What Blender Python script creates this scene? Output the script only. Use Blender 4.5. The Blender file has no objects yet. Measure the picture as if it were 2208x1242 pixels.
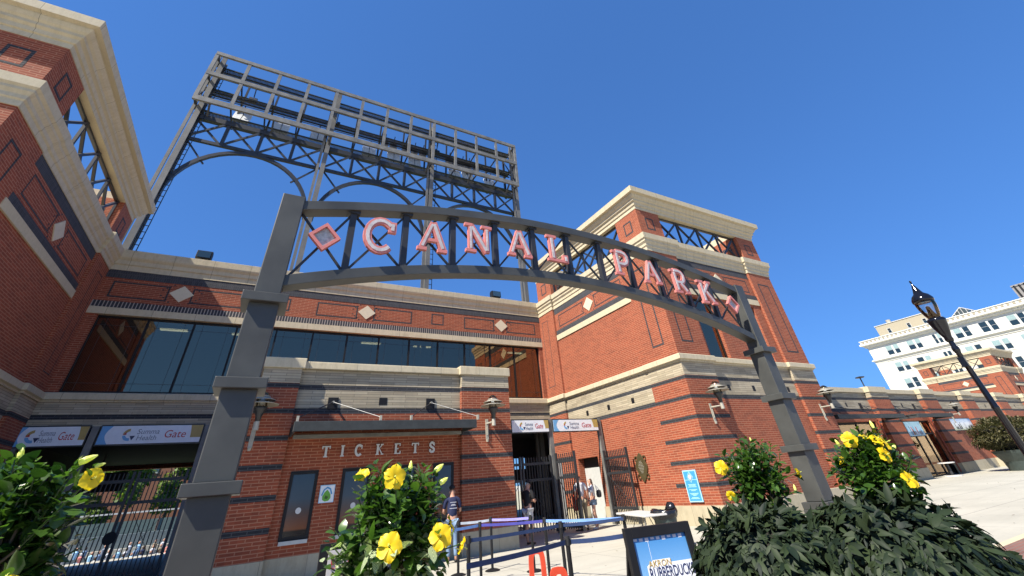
import bpy, math, random
from mathutils import Vector, Matrix
random.seed(7)
SC = bpy.context.scene
COL = SC.collection
# ------------------------------------------------------------------ camera, sky, sun, exposure
cam_d = bpy.data.cameras.new('camera'); cam = bpy.data.objects.new('camera', cam_d); COL.objects.link(cam)
SC.camera = cam
YAW, PITCH, ROLL, FPX, CY = .5476, .6064, -.0913, 876.2, 436.1
f_ = Vector((math.sin(YAW)*math.cos(PITCH), math.cos(YAW)*math.cos(PITCH), math.sin(PITCH)))
r0 = Vector((math.cos(YAW), -math.sin(YAW), 0)); u0 = r0.cross(f_)
rr = math.cos(ROLL)*r0 + math.sin(ROLL)*u0; uu = -math.sin(ROLL)*r0 + math.cos(ROLL)*u0
cam.matrix_world = Matrix(((rr.x, uu.x, -f_.x, 0), (rr.y, uu.y, -f_.y, 0), (rr.z, uu.z, -f_.z, 1.65), (0, 0, 0, 1)))
cam_d.sensor_width = 36; cam_d.lens = FPX/2208*36
cam_d.shift_y = -(621-CY)/2208
cam_d.clip_end = 2000; cam_d.clip_start = .05
SUN = Vector((-3.1, -1.0, 3.6)).normalized()
el = math.asin(SUN.z); az = math.atan2(SUN.x, SUN.y)
W = bpy.data.worlds.new('World'); SC.world = W; W.use_nodes = True
wn = W.node_tree; bg = wn.nodes['Background']
sky = wn.nodes.new('ShaderNodeTexSky'); sky.sky_type = 'NISHITA'; sky.sun_disc = False
sky.sun_elevation = el; sky.sun_rotation = az; sky.altitude = 300; sky.air_density = 1.1; sky.dust_density = .1; sky.ozone_density = 6
gm = wn.nodes.new('ShaderNodeGamma'); gm.inputs[1].default_value = .5; wn.links.new(sky.outputs[0], gm.inputs[0])
tn = wn.nodes.new('ShaderNodeMix'); tn.data_type = 'RGBA'; tn.blend_type = 'MULTIPLY'; tn.inputs[0].default_value = 1; wn.links.new(gm.outputs[0], tn.inputs[6]); tn.inputs[7].default_value = (.385, .83, 1.63, 1)
wn.links.new(tn.outputs[2], bg.inputs[0]); bg.inputs[1].default_value = .112
sd = bpy.data.lights.new('sun', 'SUN'); sd.energy = 4.9; sd.angle = math.radians(.53); sd.color = (1, .93, .82)
so = bpy.data.objects.new('sun', sd); COL.objects.link(so); so.rotation_euler = SUN.to_track_quat('Z', 'Y').to_euler()
so.location = (0, 0, 50)
SC.view_settings.view_transform = 'Standard'; SC.view_settings.look = 'None'
SC.view_settings.exposure = 1.0; SC.view_settings.gamma = 1
SC.render.engine = 'CYCLES'
SC.cycles.max_bounces = 6; SC.cycles.transparent_max_bounces = 12; SC.cycles.caustics_reflective = False; SC.cycles.caustics_refractive = False

# ------------------------------------------------------------------ materials
MATS = {}
def nt(name):
    m = bpy.data.materials.new(name); m.use_nodes = True
    MATS[name] = m
    return m, m.node_tree, m.node_tree.nodes['Principled BSDF']
def N(t, kind, **kw):
    n = t.nodes.new('ShaderNode'+kind)
    for k, v in kw.items(): setattr(n, k, v)
    return n
def math_(t, op, a, b=None, c=None):
    n = N(t, 'Math', operation=op)
    for i, v in enumerate((a, b, c)):
        if v is None: continue
        if isinstance(v, (int, float)): n.inputs[i].default_value = v
        else: t.links.new(v, n.inputs[i])
    return n.outputs[0]
def mixc(t, fac, a, b, blend='MIX'):
    n = N(t, 'Mix', data_type='RGBA', blend_type=blend)
    for sock, v in ((n.inputs[0], fac), (n.inputs[6], a), (n.inputs[7], b)):
        if isinstance(v, (int, float)): sock.default_value = v
        elif isinstance(v, tuple): sock.default_value = (*v, 1)
        else: t.links.new(v, sock)
    return n.outputs[2]
def wall_uv(t):
    g = N(t, 'NewGeometry'); sp = N(t, 'SeparateXYZ'); t.links.new(g.outputs['Position'], sp.inputs[0])
    sn = N(t, 'SeparateXYZ'); t.links.new(g.outputs['True Normal'], sn.inputs[0])
    side = math_(t, 'GREATER_THAN', math_(t, 'ABSOLUTE', sn.outputs[0]), .6)
    u = math_(t, 'ADD', math_(t, 'MULTIPLY', sp.outputs[1], side), math_(t, 'MULTIPLY', sp.outputs[0], math_(t, 'SUBTRACT', 1.0, side)))
    return g, sp, u
def noise(t, vec, scale, detail=3, rough=.6):
    n = N(t, 'TexNoise'); n.inputs['Scale'].default_value = scale; n.inputs['Detail'].default_value = detail; n.inputs['Roughness'].default_value = rough
    t.links.new(vec, n.inputs['Vector']); return n.outputs[0]
def ramp(t, fac, lo, hi, a=0., b=1.):
    n = N(t, 'MapRange'); n.inputs[1].default_value = lo; n.inputs[2].default_value = hi; n.inputs[3].default_value = a; n.inputs[4].default_value = b
    t.links.new(fac, n.inputs[0]); return n.outputs[0]
def brick_mat(name, c1, c2, mortar, banded=False, bw=.335, rh=.0767, msize=.011, rough=.85, zoff=.026, dark=(.016, .018, .022), bump=.35, vari=.35):
    m, t, b = nt(name); g, sp, u = wall_uv(t)
    z = math_(t, 'ADD', sp.outputs[2], zoff)
    cv = N(t, 'CombineXYZ'); t.links.new(u, cv.inputs[0]); t.links.new(z, cv.inputs[1])
    br = N(t, 'TexBrick'); t.links.new(cv.outputs[0], br.inputs['Vector'])
    br.inputs['Scale'].default_value = 1; br.inputs['Mortar Size'].default_value = msize; br.inputs['Mortar Smooth'].default_value = .15
    br.inputs['Brick Width'].default_value = bw; br.inputs['Row Height'].default_value = rh; br.inputs['Bias'].default_value = 0
    br.inputs['Color1'].default_value = (*c1, 1); br.inputs['Color2'].default_value = (*c2, 1); br.inputs['Mortar'].default_value = (*mortar, 1)
    col = br.outputs[0]
    if banded:
        zz = math_(t, 'MODULO', math_(t, 'SUBTRACT', sp.outputs[2], 1.098), .69)
        band = math_(t, 'MULTIPLY', math_(t, 'LESS_THAN', zz, .132), math_(t, 'GREATER_THAN', sp.outputs[2], 1.098))
        dk = mixc(t, br.outputs[1], dark, (.06, .062, .065))
        col = mixc(t, band, col, dk)
    nz = noise(t, g.outputs['Position'], .7, 4)
    col = mixc(t, ramp(t, nz, .3, .7, 0, vari), col, mixc(t, 1.0, col, (.62, .60, .60), 'MULTIPLY'))
    sv = N(t, 'CombineXYZ'); t.links.new(u, sv.inputs[0]); t.links.new(math_(t, 'MULTIPLY', sp.outputs[2], .12), sv.inputs[1])
    col = mixc(t, ramp(t, noise(t, sv.outputs[0], 1.6, 6, .7), .5, .75, 0, .35), col, mixc(t, 1.0, col, (.7, .72, .75), 'MULTIPLY'))
    idv = N(t, 'TexWhiteNoise', noise_dimensions='2D'); c2v = N(t, 'CombineXYZ'); rowi = math_(t, 'FLOOR', math_(t, 'DIVIDE', z, rh)); t.links.new(rowi, c2v.inputs[1]); t.links.new(math_(t, 'FLOOR', math_(t, 'ADD', math_(t, 'DIVIDE', u, bw), math_(t, 'MULTIPLY', math_(t, 'MODULO', rowi, 2.0), .5))), c2v.inputs[0]); t.links.new(c2v.outputs[0], idv.inputs['Vector'])
    col = mixc(t, ramp(t, idv.outputs[0], .7, 1.0, 0, .42), col, mixc(t, 1.0, col, (.55, .52, .55), 'MULTIPLY'))
    fine = noise(t, g.outputs['Position'], 9, 3)
    col = mixc(t, ramp(t, fine, .35, .75, 0, .35), col, mixc(t, 1.0, col, (1.35, 1.25, 1.15), 'MULTIPLY'))
    t.links.new(col, b.inputs['Base Color']); b.inputs['Roughness'].default_value = rough
    bp = N(t, 'Bump'); bp.inputs['Strength'].default_value = bump; bp.inputs['Distance'].default_value = .006
    h = math_(t, 'SUBTRACT', math_(t, 'MULTIPLY', fine, .5), br.outputs[1]); t.links.new(h, bp.inputs['Height']); t.links.new(bp.outputs[0], b.inputs['Normal'])
    return m
RED1, RED2, MOR = (.225, .048, .019), (.30, .066, .026), (.37, .165, .095)
brick_mat('red_brick', RED1, RED2, MOR)
brick_mat('banded_brick', RED1, RED2, MOR, banded=True)
brick_mat('dark_brick', (.017, .019, .023), (.026, .028, .033), (.065, .066, .07), vari=.2)
brick_mat('soldier_brick', (.033, .036, .043), (.048, .05, .058), (.07, .07, .075), bw=.0767, rh=.42, msize=.008)
brick_mat('soldier_brick_light', (.03, .033, .04), (.04, .043, .05), (.36, .32, .28), bw=.115, rh=.5, msize=.018)
brick_mat('stone_course', (.33, .285, .195), (.48, .42, .30), (.17, .145, .10), bw=.83, rh=.0767, msize=.006, rough=.8, bump=.3, vari=.45)
brick_mat('paving_brick', (.16, .07, .05), (.22, .10, .075), (.16, .13, .11), bw=.2, rh=.1)
# paving brick uses ground coordinates
t = MATS['paving_brick'].node_tree
for n in t.nodes:
    if n.bl_idname == 'ShaderNodeTexBrick':
        g2 = N(t, 'NewGeometry'); t.links.new(g2.outputs['Position'], n.inputs['Vector'])
def stone_mat(name, c=(.54, .465, .315), block=1.45, stain=.5):
    m, t, b = nt(name); g, sp, u = wall_uv(t)
    cv = N(t, 'CombineXYZ'); t.links.new(u, cv.inputs[0]); t.links.new(math_(t, 'MULTIPLY', sp.outputs[2], .35), cv.inputs[1])
    st = noise(t, cv.outputs[0], 4.5, 8, .78)
    bl = noise(t, g.outputs['Position'], 14, 3)
    col = mixc(t, ramp(t, st, .46, .68, 0, stain), c, (c[0]*.52, c[1]*.5, c[2]*.46))
    col = mixc(t, ramp(t, bl, .4, .7, 0, .25), col, (c[0]*.75, c[1]*.74, c[2]*.68))
    if block:
        fr = math_(t, 'FRACT', math_(t, 'ADD', math_(t, 'DIVIDE', u, block), .31))
        j = math_(t, 'LESS_THAN', fr, .012/block)
        col = mixc(t, j, col, (.17, .145, .10))
        idn = N(t, 'TexWhiteNoise', noise_dimensions='1D'); t.links.new(math_(t, 'FLOOR', math_(t, 'ADD', math_(t, 'DIVIDE', u, block), .31)), idn.inputs['W'])
        col = mixc(t, ramp(t, idn.outputs[0], 0, 1, 0, .22), col, (.50, .47, .37))
    t.links.new(col, b.inputs['Base Color']); b.inputs['Roughness'].default_value = .8
    bp = N(t, 'Bump'); bp.inputs['Strength'].default_value = .25; bp.inputs['Distance'].default_value = .01; t.links.new(bl, bp.inputs['Height']); t.links.new(bp.outputs[0], b.inputs['Normal'])
    return m
stone_mat('limestone')
stone_mat('limestone_plain', block=0, stain=.3)
stone_mat('diamond_stone', (.62, .54, .39), block=0, stain=.12)
stone_mat('plinth_stone', (.40, .35, .24), block=1.1, stain=.5)
stone_mat('white_stone', (.64, .63, .56), block=0, stain=.14)
stone_mat('tan_stone', (.36, .315, .225), block=0, stain=.2)
def plain(name, c, rough=.6, metal=0., spec=None, var=.12, scale=6, bump=0.):
    m, t, b = nt(name)
    tc = N(t, 'NewGeometry')
    nz = noise(t, tc.outputs['Position'], scale, 4)
    col = mixc(t, ramp(t, nz, .35, .7, 0, 1), tuple(x*(1+var) for x in c), tuple(x*(1-var*1.6) for x in c))
    t.links.new(col, b.inputs['Base Color']); b.inputs['Roughness'].default_value = rough; b.inputs['Metallic'].default_value = metal
    if spec is not None: b.inputs['Specular IOR Level'].default_value = spec
    if bump:
        bp = N(t, 'Bump'); bp.inputs['Strength'].default_value = bump; bp.inputs['Distance'].default_value = .01
        t.links.new(noise(t, tc.outputs['Position'], scale*6, 3), bp.inputs['Height']); t.links.new(bp.outputs[0], b.inputs['Normal'])
    return m
plain('painted_steel', (.055, .057, .052), .45, var=.22, scale=1.6)
plain('dark_steel', (.026, .028, .031), .45)
plain('grey_steel', (.16, .158, .145), .5, var=.2, scale=2)
plain('canopy_steel', (.040, .045, .046), .6, spec=.3)
plain('black_metal', (.009, .009, .010), .55, spec=.3)
plain('gloss_black', (.006, .006, .008), .12)
plain('zinc', (.36, .34, .28), .5, metal=.1)
plain('bright_rod', (.42, .42, .40), .45, metal=.0)
plain('pink_paint', (.56, .19, .165), .45, var=.06)
plain('sign_white', (.50, .46, .46), .5, var=.15, scale=12)
plain('frosted_face', (.36, .38, .39), .3, var=.2, scale=25)
plain('white_letter', (.58, .58, .57), .4, var=.03)
plain('black_rubber', (.015, .015, .015), .7)
plain('bronze', (.12, .095, .045), .4, metal=.5)
plain('sign_blue', (.05, .27, .52), .45, var=.04)
plain('pale_blue', (.35, .60, .80), .5, var=.05)
plain('belt_navy', (.025, .05, .13), .7)
plain('belt_royal', (.04, .04, .25), .7)
plain('belt_light', (.16, .30, .62), .6)
plain('belt_lavender', (.28, .26, .70), .6)
plain('belt_white', (.42, .46, .52), .6)
plain('orange_plastic', (.55, .06, .025), .4, var=.08)
plain('white_plastic', (.55, .54, .51), .4, var=.04)
plain('off_white', (.46, .47, .45), .5, var=.04)
plain('panel_white', (.74, .77, .80), .5, var=.03)
plain('gold_vinyl', (.42, .30, .09), .5, var=.04)
plain('blue_vinyl', (.14, .36, .62), .5, var=.04)
plain('red_vinyl', (.45, .03, .03), .5)
plain('grey_vinyl', (.18, .20, .25), .5)
plain('navy_vinyl', (.02, .03, .09), .5)
plain('black_cloth', (.012, .012, .014), .9)
plain('navy_cloth', (.012, .018, .06), .9)
plain('white_cloth', (.48, .49, .52), .9)
plain('khaki_cloth', (.22, .18, .12), .9)
plain('denim', (.16, .24, .36), .9)
plain('skin', (.50, .27, .18), .6, var=.04)
plain('brown_hair', (.07, .035, .02), .6)
plain('grey_hair', (.3, .28, .26), .6)
plain('dark_wood', (.05, .03, .02), .6)
plain('bark', (.12, .09, .06), .9, bump=.4)
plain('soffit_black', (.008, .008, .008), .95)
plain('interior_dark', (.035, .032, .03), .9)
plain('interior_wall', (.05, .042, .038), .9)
plain('teal_panel', (.10, .14, .13), .5)
plain('bin_green', (.04, .055, .05), .5)
plain('bag_plastic', (.015, .015, .018), .25)
plain('far_grey', (.22, .21, .20), .7)
plain('field_grass', (.06, .12, .03), .9, scale=.3)
plain('seat_plastic', (.10, .13, .14), .6)
plain('terracotta', (.22, .09, .05), .8)
plain('pot_stone', (.30, .27, .22), .85, bump=.4)
plain('soil', (.012, .012, .008), .95)  # also colours the dark cores inside vines and shrub
plain('lamp_glow_off', (.7, .7, .68), .3)
def emit(name, c, s):
    m, t, b = nt(name); b.inputs['Base Color'].default_value = (*c, 1); b.inputs['Emission Color'].default_value = (*c, 1); b.inputs['Emission Strength'].default_value = s; return m
emit('tube_light', (1, .86, .5), 2.2)
# concrete plaza
m, t, b = nt('concrete'); g = N(t, 'NewGeometry'); sp = N(t, 'SeparateXYZ'); t.links.new(g.outputs['Position'], sp.inputs[0])
n1 = noise(t, g.outputs['Position'], .45, 5); n2 = noise(t, g.outputs['Position'], 9, 4)
col = mixc(t, ramp(t, n1, .35, .7), (.37, .355, .295), (.44, .42, .35)); col = mixc(t, ramp(t, n2, .5, .8, 0, .35), col, (.30, .285, .24))
sc = N(t, 'Mapping'); sc.inputs['Scale'].default_value = (.25, 2.2, 1); sc.inputs['Rotation'].default_value = (0, 0, .18); t.links.new(g.outputs['Position'], sc.inputs[0])
col = mixc(t, ramp(t, noise(t, sc.outputs[0], 1.1, 4), .52, .75, 0, .35), col, (.29, .275, .23))
spots = N(t, 'TexVoronoi'); spots.inputs['Scale'].default_value = 1.7; t.links.new(g.outputs['Position'], spots.inputs['Vector'])
col = mixc(t, math_(t, 'LESS_THAN', spots.outputs['Distance'], .045), col, (.17, .155, .13))
jx = math_(t, 'LESS_THAN', math_(t, 'FRACT', math_(t, 'ADD', math_(t, 'DIVIDE', sp.outputs[0], 2.4), .45)), .007)
jy = math_(t, 'LESS_THAN', math_(t, 'FRACT', math_(t, 'ADD', math_(t, 'DIVIDE', sp.outputs[1], 2.4), .2)), .009)
col = mixc(t, math_(t, 'MAXIMUM', jx, jy), col, (.16, .15, .13))
t.links.new(col, b.inputs['Base Color']); b.inputs['Roughness'].default_value = .85
# glass
def glass_mat(name, tint, refl, rough=.02):
    m, t, b = nt(name); t.nodes.remove(b); out = t.nodes['Material Output']
    tr = N(t, 'BsdfTransparent'); tr.inputs[0].default_value = (*tint, 1); gl = N(t, 'BsdfGlossy'); gl.inputs['Roughness'].default_value = rough
    gl.inputs['Color'].default_value = (1, .74, .50, 1)
    fr = N(t, 'Fresnel'); fr.inputs[0].default_value = 1.5; mx = N(t, 'MixShader')
    fac = math_(t, 'MINIMUM', math_(t, 'ADD', math_(t, 'MULTIPLY', fr.outputs[0], 1.2), refl), 1.0)
    t.links.new(fac, mx.inputs[0]); t.links.new(tr.outputs[0], mx.inputs[1]); t.links.new(gl.outputs[0], mx.inputs[2]); t.links.new(mx.outputs[0], out.inputs[0])
glass_mat('window_glass', (.30, .33, .34), .15)
glass_mat('bright_glass', (.10, .13, .13), .22, .08)
glass_mat('clear_glass', (.85, .88, .88), .04)
# ticket window panes: sunset reflection painted as a blue to orange gradient
def grad_mat(name, z0, z1, stops):
    m, t, b = nt(name); g = N(t, 'NewGeometry'); sp = N(t, 'SeparateXYZ'); t.links.new(g.outputs['Position'], sp.inputs[0])
    cr = N(t, 'ValToRGB'); t.links.new(ramp(t, sp.outputs[2], z0, z1), cr.inputs[0])
    cr.color_ramp.elements[0].position = stops[0][0]; cr.color_ramp.elements[0].color = (*stops[0][1], 1)
    cr.color_ramp.elements[1].position = stops[-1][0]; cr.color_ramp.elements[1].color = (*stops[-1][1], 1)
    for p, c in stops[1:-1]:
        e = cr.color_ramp.elements.new(p); e.color = (*c, 1)
    t.links.new(cr.outputs[0], b.inputs['Base Color']); b.inputs['Roughness'].default_value = .15
grad_mat('sunset_reflection', .9, 2.35, [(0, (.01, .01, .012)), (.13, (.02, .015, .012)), (.16, (.20, .07, .03)), (.4, (.09, .06, .05)), (.6, (.05, .07, .09)), (1, (.035, .06, .085))])
grad_mat('poster_sky', .2, 1.2, [(0, (.55, .75, .9)), (.35, (.30, .55, .80)), (1, (.02, .18, .48))])
grad_mat('city_poster', 2.5, 3.3, [(0, (.16, .25, .06)), (.3, (.45, .5, .5)), (.6, (.55, .62, .7)), (1, (.1, .3, .6))])
# foliage
def leaf_mat(name, c1, c2, rough=.35, trans=.25, veins=False):
    m, t, b = nt(name)
    g = N(t, 'NewGeometry'); col = mixc(t, g.outputs['Random Per Island'], c1, c2)
    if veins:
        uv = N(t, 'UVMap'); sp = N(t, 'SeparateXYZ'); t.links.new(uv.outputs[0], sp.inputs[0])
        w = math_(t, 'SINE', math_(t, 'MULTIPLY', math_(t, 'SUBTRACT', sp.outputs[1], math_(t, 'ABSOLUTE', sp.outputs[0])), 30))
        col = mixc(t, ramp(t, w, .0, .5), (.55, .62, .38), col)
    t.links.new(col, b.inputs['Base Color']); b.inputs['Roughness'].default_value = rough
    if name == 'vine_leaf': b.inputs['Specular IOR Level'].default_value = .22
    out = t.nodes['Material Output']; tl = N(t, 'BsdfTranslucent'); t.links.new(mixc(t, 1., col, (1.6, 1.9, .8), 'MULTIPLY'), tl.inputs[0])
    mx = N(t, 'MixShader'); mx.inputs[0].default_value = trans; t.links.new(b.outputs[0], mx.inputs[1]); t.links.new(tl.outputs[0], mx.inputs[2]); t.links.new(mx.outputs[0], out.inputs[0])
leaf_mat('hibiscus_leaf', (.012, .036, .009), (.075, .15, .025), .20, .30)
leaf_mat('variegated_leaf', (.03, .08, .02), (.05, .12, .03), .3, .25, True)
leaf_mat('vine_leaf', (.005, .012, .008), (.030, .046, .018), .58, .10)
leaf_mat('shrub_leaf', (.06, .06, .025), (.14, .12, .055), .75, .2)
leaf_mat('tree_leaf', (.06, .11, .02), (.17, .24, .05), .6, .3)
leaf_mat('petal', (.72, .50, .006), (.80, .60, .012), .5, .3)
leaf_mat('bud', (.75, .72, .15), (.80, .78, .30), .5, .3)

# ------------------------------------------------------------------ mesh helpers
def M(n): return MATS[n]
class MB:
    def __init__(s): s.v = []; s.f = []; s.m = []; s.mats = []
    def mi(s, name):
        if name not in s.mats: s.mats.append(name)
        return s.mats.index(name)
    def face(s, pts, mat):
        k = len(s.v); s.v += [tuple(p) for p in pts]; s.f.append(tuple(range(k, k+len(pts)))); s.m.append(s.mi(mat))
    def quads(s, verts, faces, mat):
        k = len(s.v); s.v += [tuple(p) for p in verts]; i = s.mi(mat)
        for f in faces: s.f.append(tuple(k+a for a in f)); s.m.append(i)
    def box(s, x0, x1, y0, y1, z0, z1, mat):
        s.quads([(x0,y0,z0),(x1,y0,z0),(x1,y1,z0),(x0,y1,z0),(x0,y0,z1),(x1,y0,z1),(x1,y1,z1),(x0,y1,z1)],
                [(0,3,2,1),(4,5,6,7),(0,1,5,4),(1,2,6,5),(2,3,7,6),(3,0,4,7)], mat)
    def bar(s, p, q, w, h, mat, up=(0,0,1)):
        p = Vector(p); q = Vector(q); d = (q-p).normalized(); u = Vector(up)
        if abs(d.dot(u)) > .98: u = Vector((0,1,0))
        a = d.cross(u).normalized(); b = a.cross(d).normalized(); a *= w/2; b *= h/2
        s.quads([p-a-b, p+a-b, p+a+b, p-a+b, q-a-b, q+a-b, q+a+b, q-a+b], [(0,3,2,1),(4,5,6,7),(0,1,5,4),(1,2,6,5),(2,3,7,6),(3,0,4,7)], mat)
    def tube(s, p, q, r0, r1, mat, n=10, caps=True):
        p = Vector(p); q = Vector(q); d = (q-p).normalized(); u = Vector((0,0,1)) if abs(d.z) < .95 else Vector((1,0,0))
        a = d.cross(u).normalized(); b = a.cross(d).normalized(); vs = []
        for c, r in ((p, r0), (q, r1)):
            for i in range(n): th = 2*math.pi*i/n; vs.append(c + a*(r*math.cos(th)) + b*(r*math.sin(th)))
        fs = [(i, (i+1) % n, n+(i+1) % n, n+i) for i in range(n)]
        if caps: fs += [tuple(reversed(range(n))), tuple(range(n, 2*n))]
        s.quads(vs, fs, mat)
    def lathe(s, c, prof, mat, n=20):
        c = Vector(c); vs = []
        for r, z in prof:
            for i in range(n): th = 2*math.pi*i/n; vs.append(c + Vector((r*math.cos(th), r*math.sin(th), z)))
        fs = []
        for k in range(len(prof)-1):
            for i in range(n): fs.append((k*n+i, k*n+(i+1) % n, (k+1)*n+(i+1) % n, (k+1)*n+i))
        s.quads(vs, fs, mat)
    def ring(s, x0, x1, y0, y1, prof, mat, closed=True):
        vs = []; k = len(prof)
        for o, z in prof: vs += [(x0-o, y0-o, z), (x1+o, y0-o, z), (x1+o, y1+o, z), (x0-o, y1+o, z)]
        fs = []
        for j in range(k if closed else k-1):
            a = j*4; b = ((j+1) % k)*4
            for i in range(4): fs.append((a+i, a+(i+1) % 4, b+(i+1) % 4, b+i))
        s.quads(vs, fs, mat)
    def strip(s, p, q, prof, mat):
        # moulding along p->q (horizontal), outward normal to the right of direction
        p = Vector(p); q = Vector(q); d = (q-p).normalized(); o = Vector((d.y, -d.x, 0)); k = len(prof); vs = []
        for c in (p, q):
            for a, z in prof: vs.append(c + o*a + Vector((0, 0, z)))
        fs = [(i, (i+1) % k, k+(i+1) % k, k+i) for i in range(k)] + [tuple(range(k)), tuple(reversed(range(k, 2*k)))]
        s.quads(vs, fs, mat)
    def prism(s, poly, y0, y1, mat, frame=None):
        # poly in (x,z), extruded along y
        fr = frame or (lambda x, y, z: (x, y, z)); k = len(poly)
        vs = [fr(x, y0, z) for x, z in poly] + [fr(x, y1, z) for x, z in poly]
        s.quads(vs, [tuple(range(k)), tuple(reversed(range(k, 2*k)))] + [(i+k, (i+1) % k+k, (i+1) % k, i) for i in range(k)], mat)
    def ribbon(s, pts, w, y0, y1, mat, frame=None):
        fr = frame or (lambda x, y, z: (x, y, z)); n = len(pts); L = []; R = []
        for i, (x, z) in enumerate(pts):
            ds = []
            if i > 0: ds.append(Vector((x-pts[i-1][0], z-pts[i-1][1])).normalized())
            if i < n-1: ds.append(Vector((pts[i+1][0]-x, pts[i+1][1]-z)).normalized())
            d = sum(ds, Vector((0, 0))).normalized(); nn = Vector((-d.y, d.x)); c = max(.5, nn.dot(Vector((-ds[0].y, ds[0].x))))
            L.append((x+nn.x*w/2/c, z+nn.y*w/2/c)); R.append((x-nn.x*w/2/c, z-nn.y*w/2/c))
        vs = [fr(a, y0, b) for a, b in L] + [fr(a, y0, b) for a, b in R] + [fr(a, y1, b) for a, b in L] + [fr(a, y1, b) for a, b in R]
        fs = []
        for i in range(n-1):
            fs += [(i, n+i, n+i+1, i+1), (2*n+i, 2*n+i+1, 3*n+i+1, 3*n+i), (i, i+1, 2*n+i+1, 2*n+i), (n+i, 3*n+i, 3*n+i+1, n+i+1)]
        fs += [(0, 2*n, 3*n, n), (n-1, 2*n-1, 4*n-1, 3*n-1)]
        s.quads(vs, fs, mat)
    def build(s, name, parent=None, smooth=False, bevel=0):
        L = WORLD_LOC.get(parent, Vector((0, 0, 0))) if parent else Vector((0, 0, 0))
        me = bpy.data.meshes.new(name)
        me.from_pydata([tuple(Vector(v)-L) for v in s.v], [], s.f)
        for n in s.mats: me.materials.append(M(n))
        me.polygons.foreach_set('material_index', s.m)
        if smooth: me.polygons.foreach_set('use_smooth', [True]*len(me.polygons))
        me.update()
        o = bpy.data.objects.new(name, me); COL.objects.link(o)
        if parent: o.parent = parent; WORLD_LOC[o] = L
        if bevel:
            b = o.modifiers.new('bevel', 'BEVEL'); b.width = bevel; b.segments = 2; b.limit_method = 'ANGLE'
        return o
WORLD_LOC = {}
def thing(name, label, cat, loc=(0, 0, 0), group=None):
    o = bpy.data.objects.new(name, None); COL.objects.link(o); o.location = loc; o.empty_display_size = .2
    WORLD_LOC[o] = Vector(loc); tag(o, label, cat, group); return o
def tag(o, label, cat, group=None):
    o['label'] = label; o['category'] = cat
    if group: o['group'] = group
    return o
def struct(mb, name):
    o = mb.build(name); o['kind'] = 'structure'; return o
def fix_origin(o):
    me = o.data; vs = [v.co.copy() for v in me.vertices]
    x = sum(v.x for v in vs)/len(vs); y = sum(v.y for v in vs)/len(vs); z = min(v.z for v in vs)
    c = Vector((x, y, z)); me.transform(Matrix.Translation(-c)); o.location = o.location+c; WORLD_LOC[o] = c; return o
def kids(o): return [c for c in o.children]
def copy_tree(o, parent=None):
    c = o.copy(); COL.objects.link(c)
    if parent: c.parent = parent
    for ch in list(o.children): copy_tree(ch, c)
    return c
def flat_text(body, size, mat, place, depth=.004, shear=0, name='lettering', parent=None, align='CENTER', width=1., fit=None):
    cu = bpy.data.curves.new('t', 'FONT'); cu.body = body; cu.size = size; cu.extrude = depth/2; cu.align_x = align; cu.align_y = 'CENTER'; cu.shear = shear; cu.resolution_u = 3
    o = bpy.data.objects.new('t', cu); COL.objects.link(o); bpy.context.view_layer.update()
    me = bpy.data.meshes.new_from_object(o.evaluated_get(bpy.context.evaluated_depsgraph_get()))
    bpy.data.objects.remove(o); bpy.data.curves.remove(cu)
    if fit:
        xsx = [v.co.x for v in me.vertices]; width = fit/max(.01, max(xsx)-min(xsx))
    mb = MB(); L = [place(v.co.x*width, v.co.y, v.co.z) for v in me.vertices]
    mb.quads(L, [tuple(p.vertices) for p in me.polygons], mat)
    bpy.data.meshes.remove(me)
    return mb.build(name, parent)

# ------------------------------------------------------------------ ground
def ground():
    mb = MB(); H = 700; bx0, bx1, by0, by1 = -60, 75, 36, 150
    for x0, x1, y0, y1 in ((-H, H, -H, by0), (-H, bx0, by0, by1), (bx1, H, by0, by1), (-H, H, by1, H)):
        mb.face([(x0, y0, 0), (x1, y0, 0), (x1, y1, 0), (x0, y1, 0)], 'concrete')
    struct(mb, 'ground')
    mb = MB(); z = -6
    mb.face([(bx0, by0, z), (bx1, by0, z), (bx1, by1, z), (bx0, by1, z)], 'field_grass')
    for a, b in (((bx0, by0), (bx1, by0)), ((bx1, by0), (bx1, by1)), ((bx1, by1), (bx0, by1)), ((bx0, by1), (bx0, by0))):
        mb.face([(*a, z), (*b, z), (*b, 0), (*a, 0)], 'concrete')
    struct(mb, 'playing_field')
    mb = MB(); mb.box(-60, 140, 1.2, 4.45, -.2, .004, 'paving_brick'); struct(mb, 'pavement')  # kept narrow so unseen pale concrete behind the camera bounces fill light
    mb = MB(); mb.box(-60, 140, 4.45, 4.62, -.2, .008, 'limestone_plain'); struct(mb, 'paving_edge')
ground()

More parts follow.
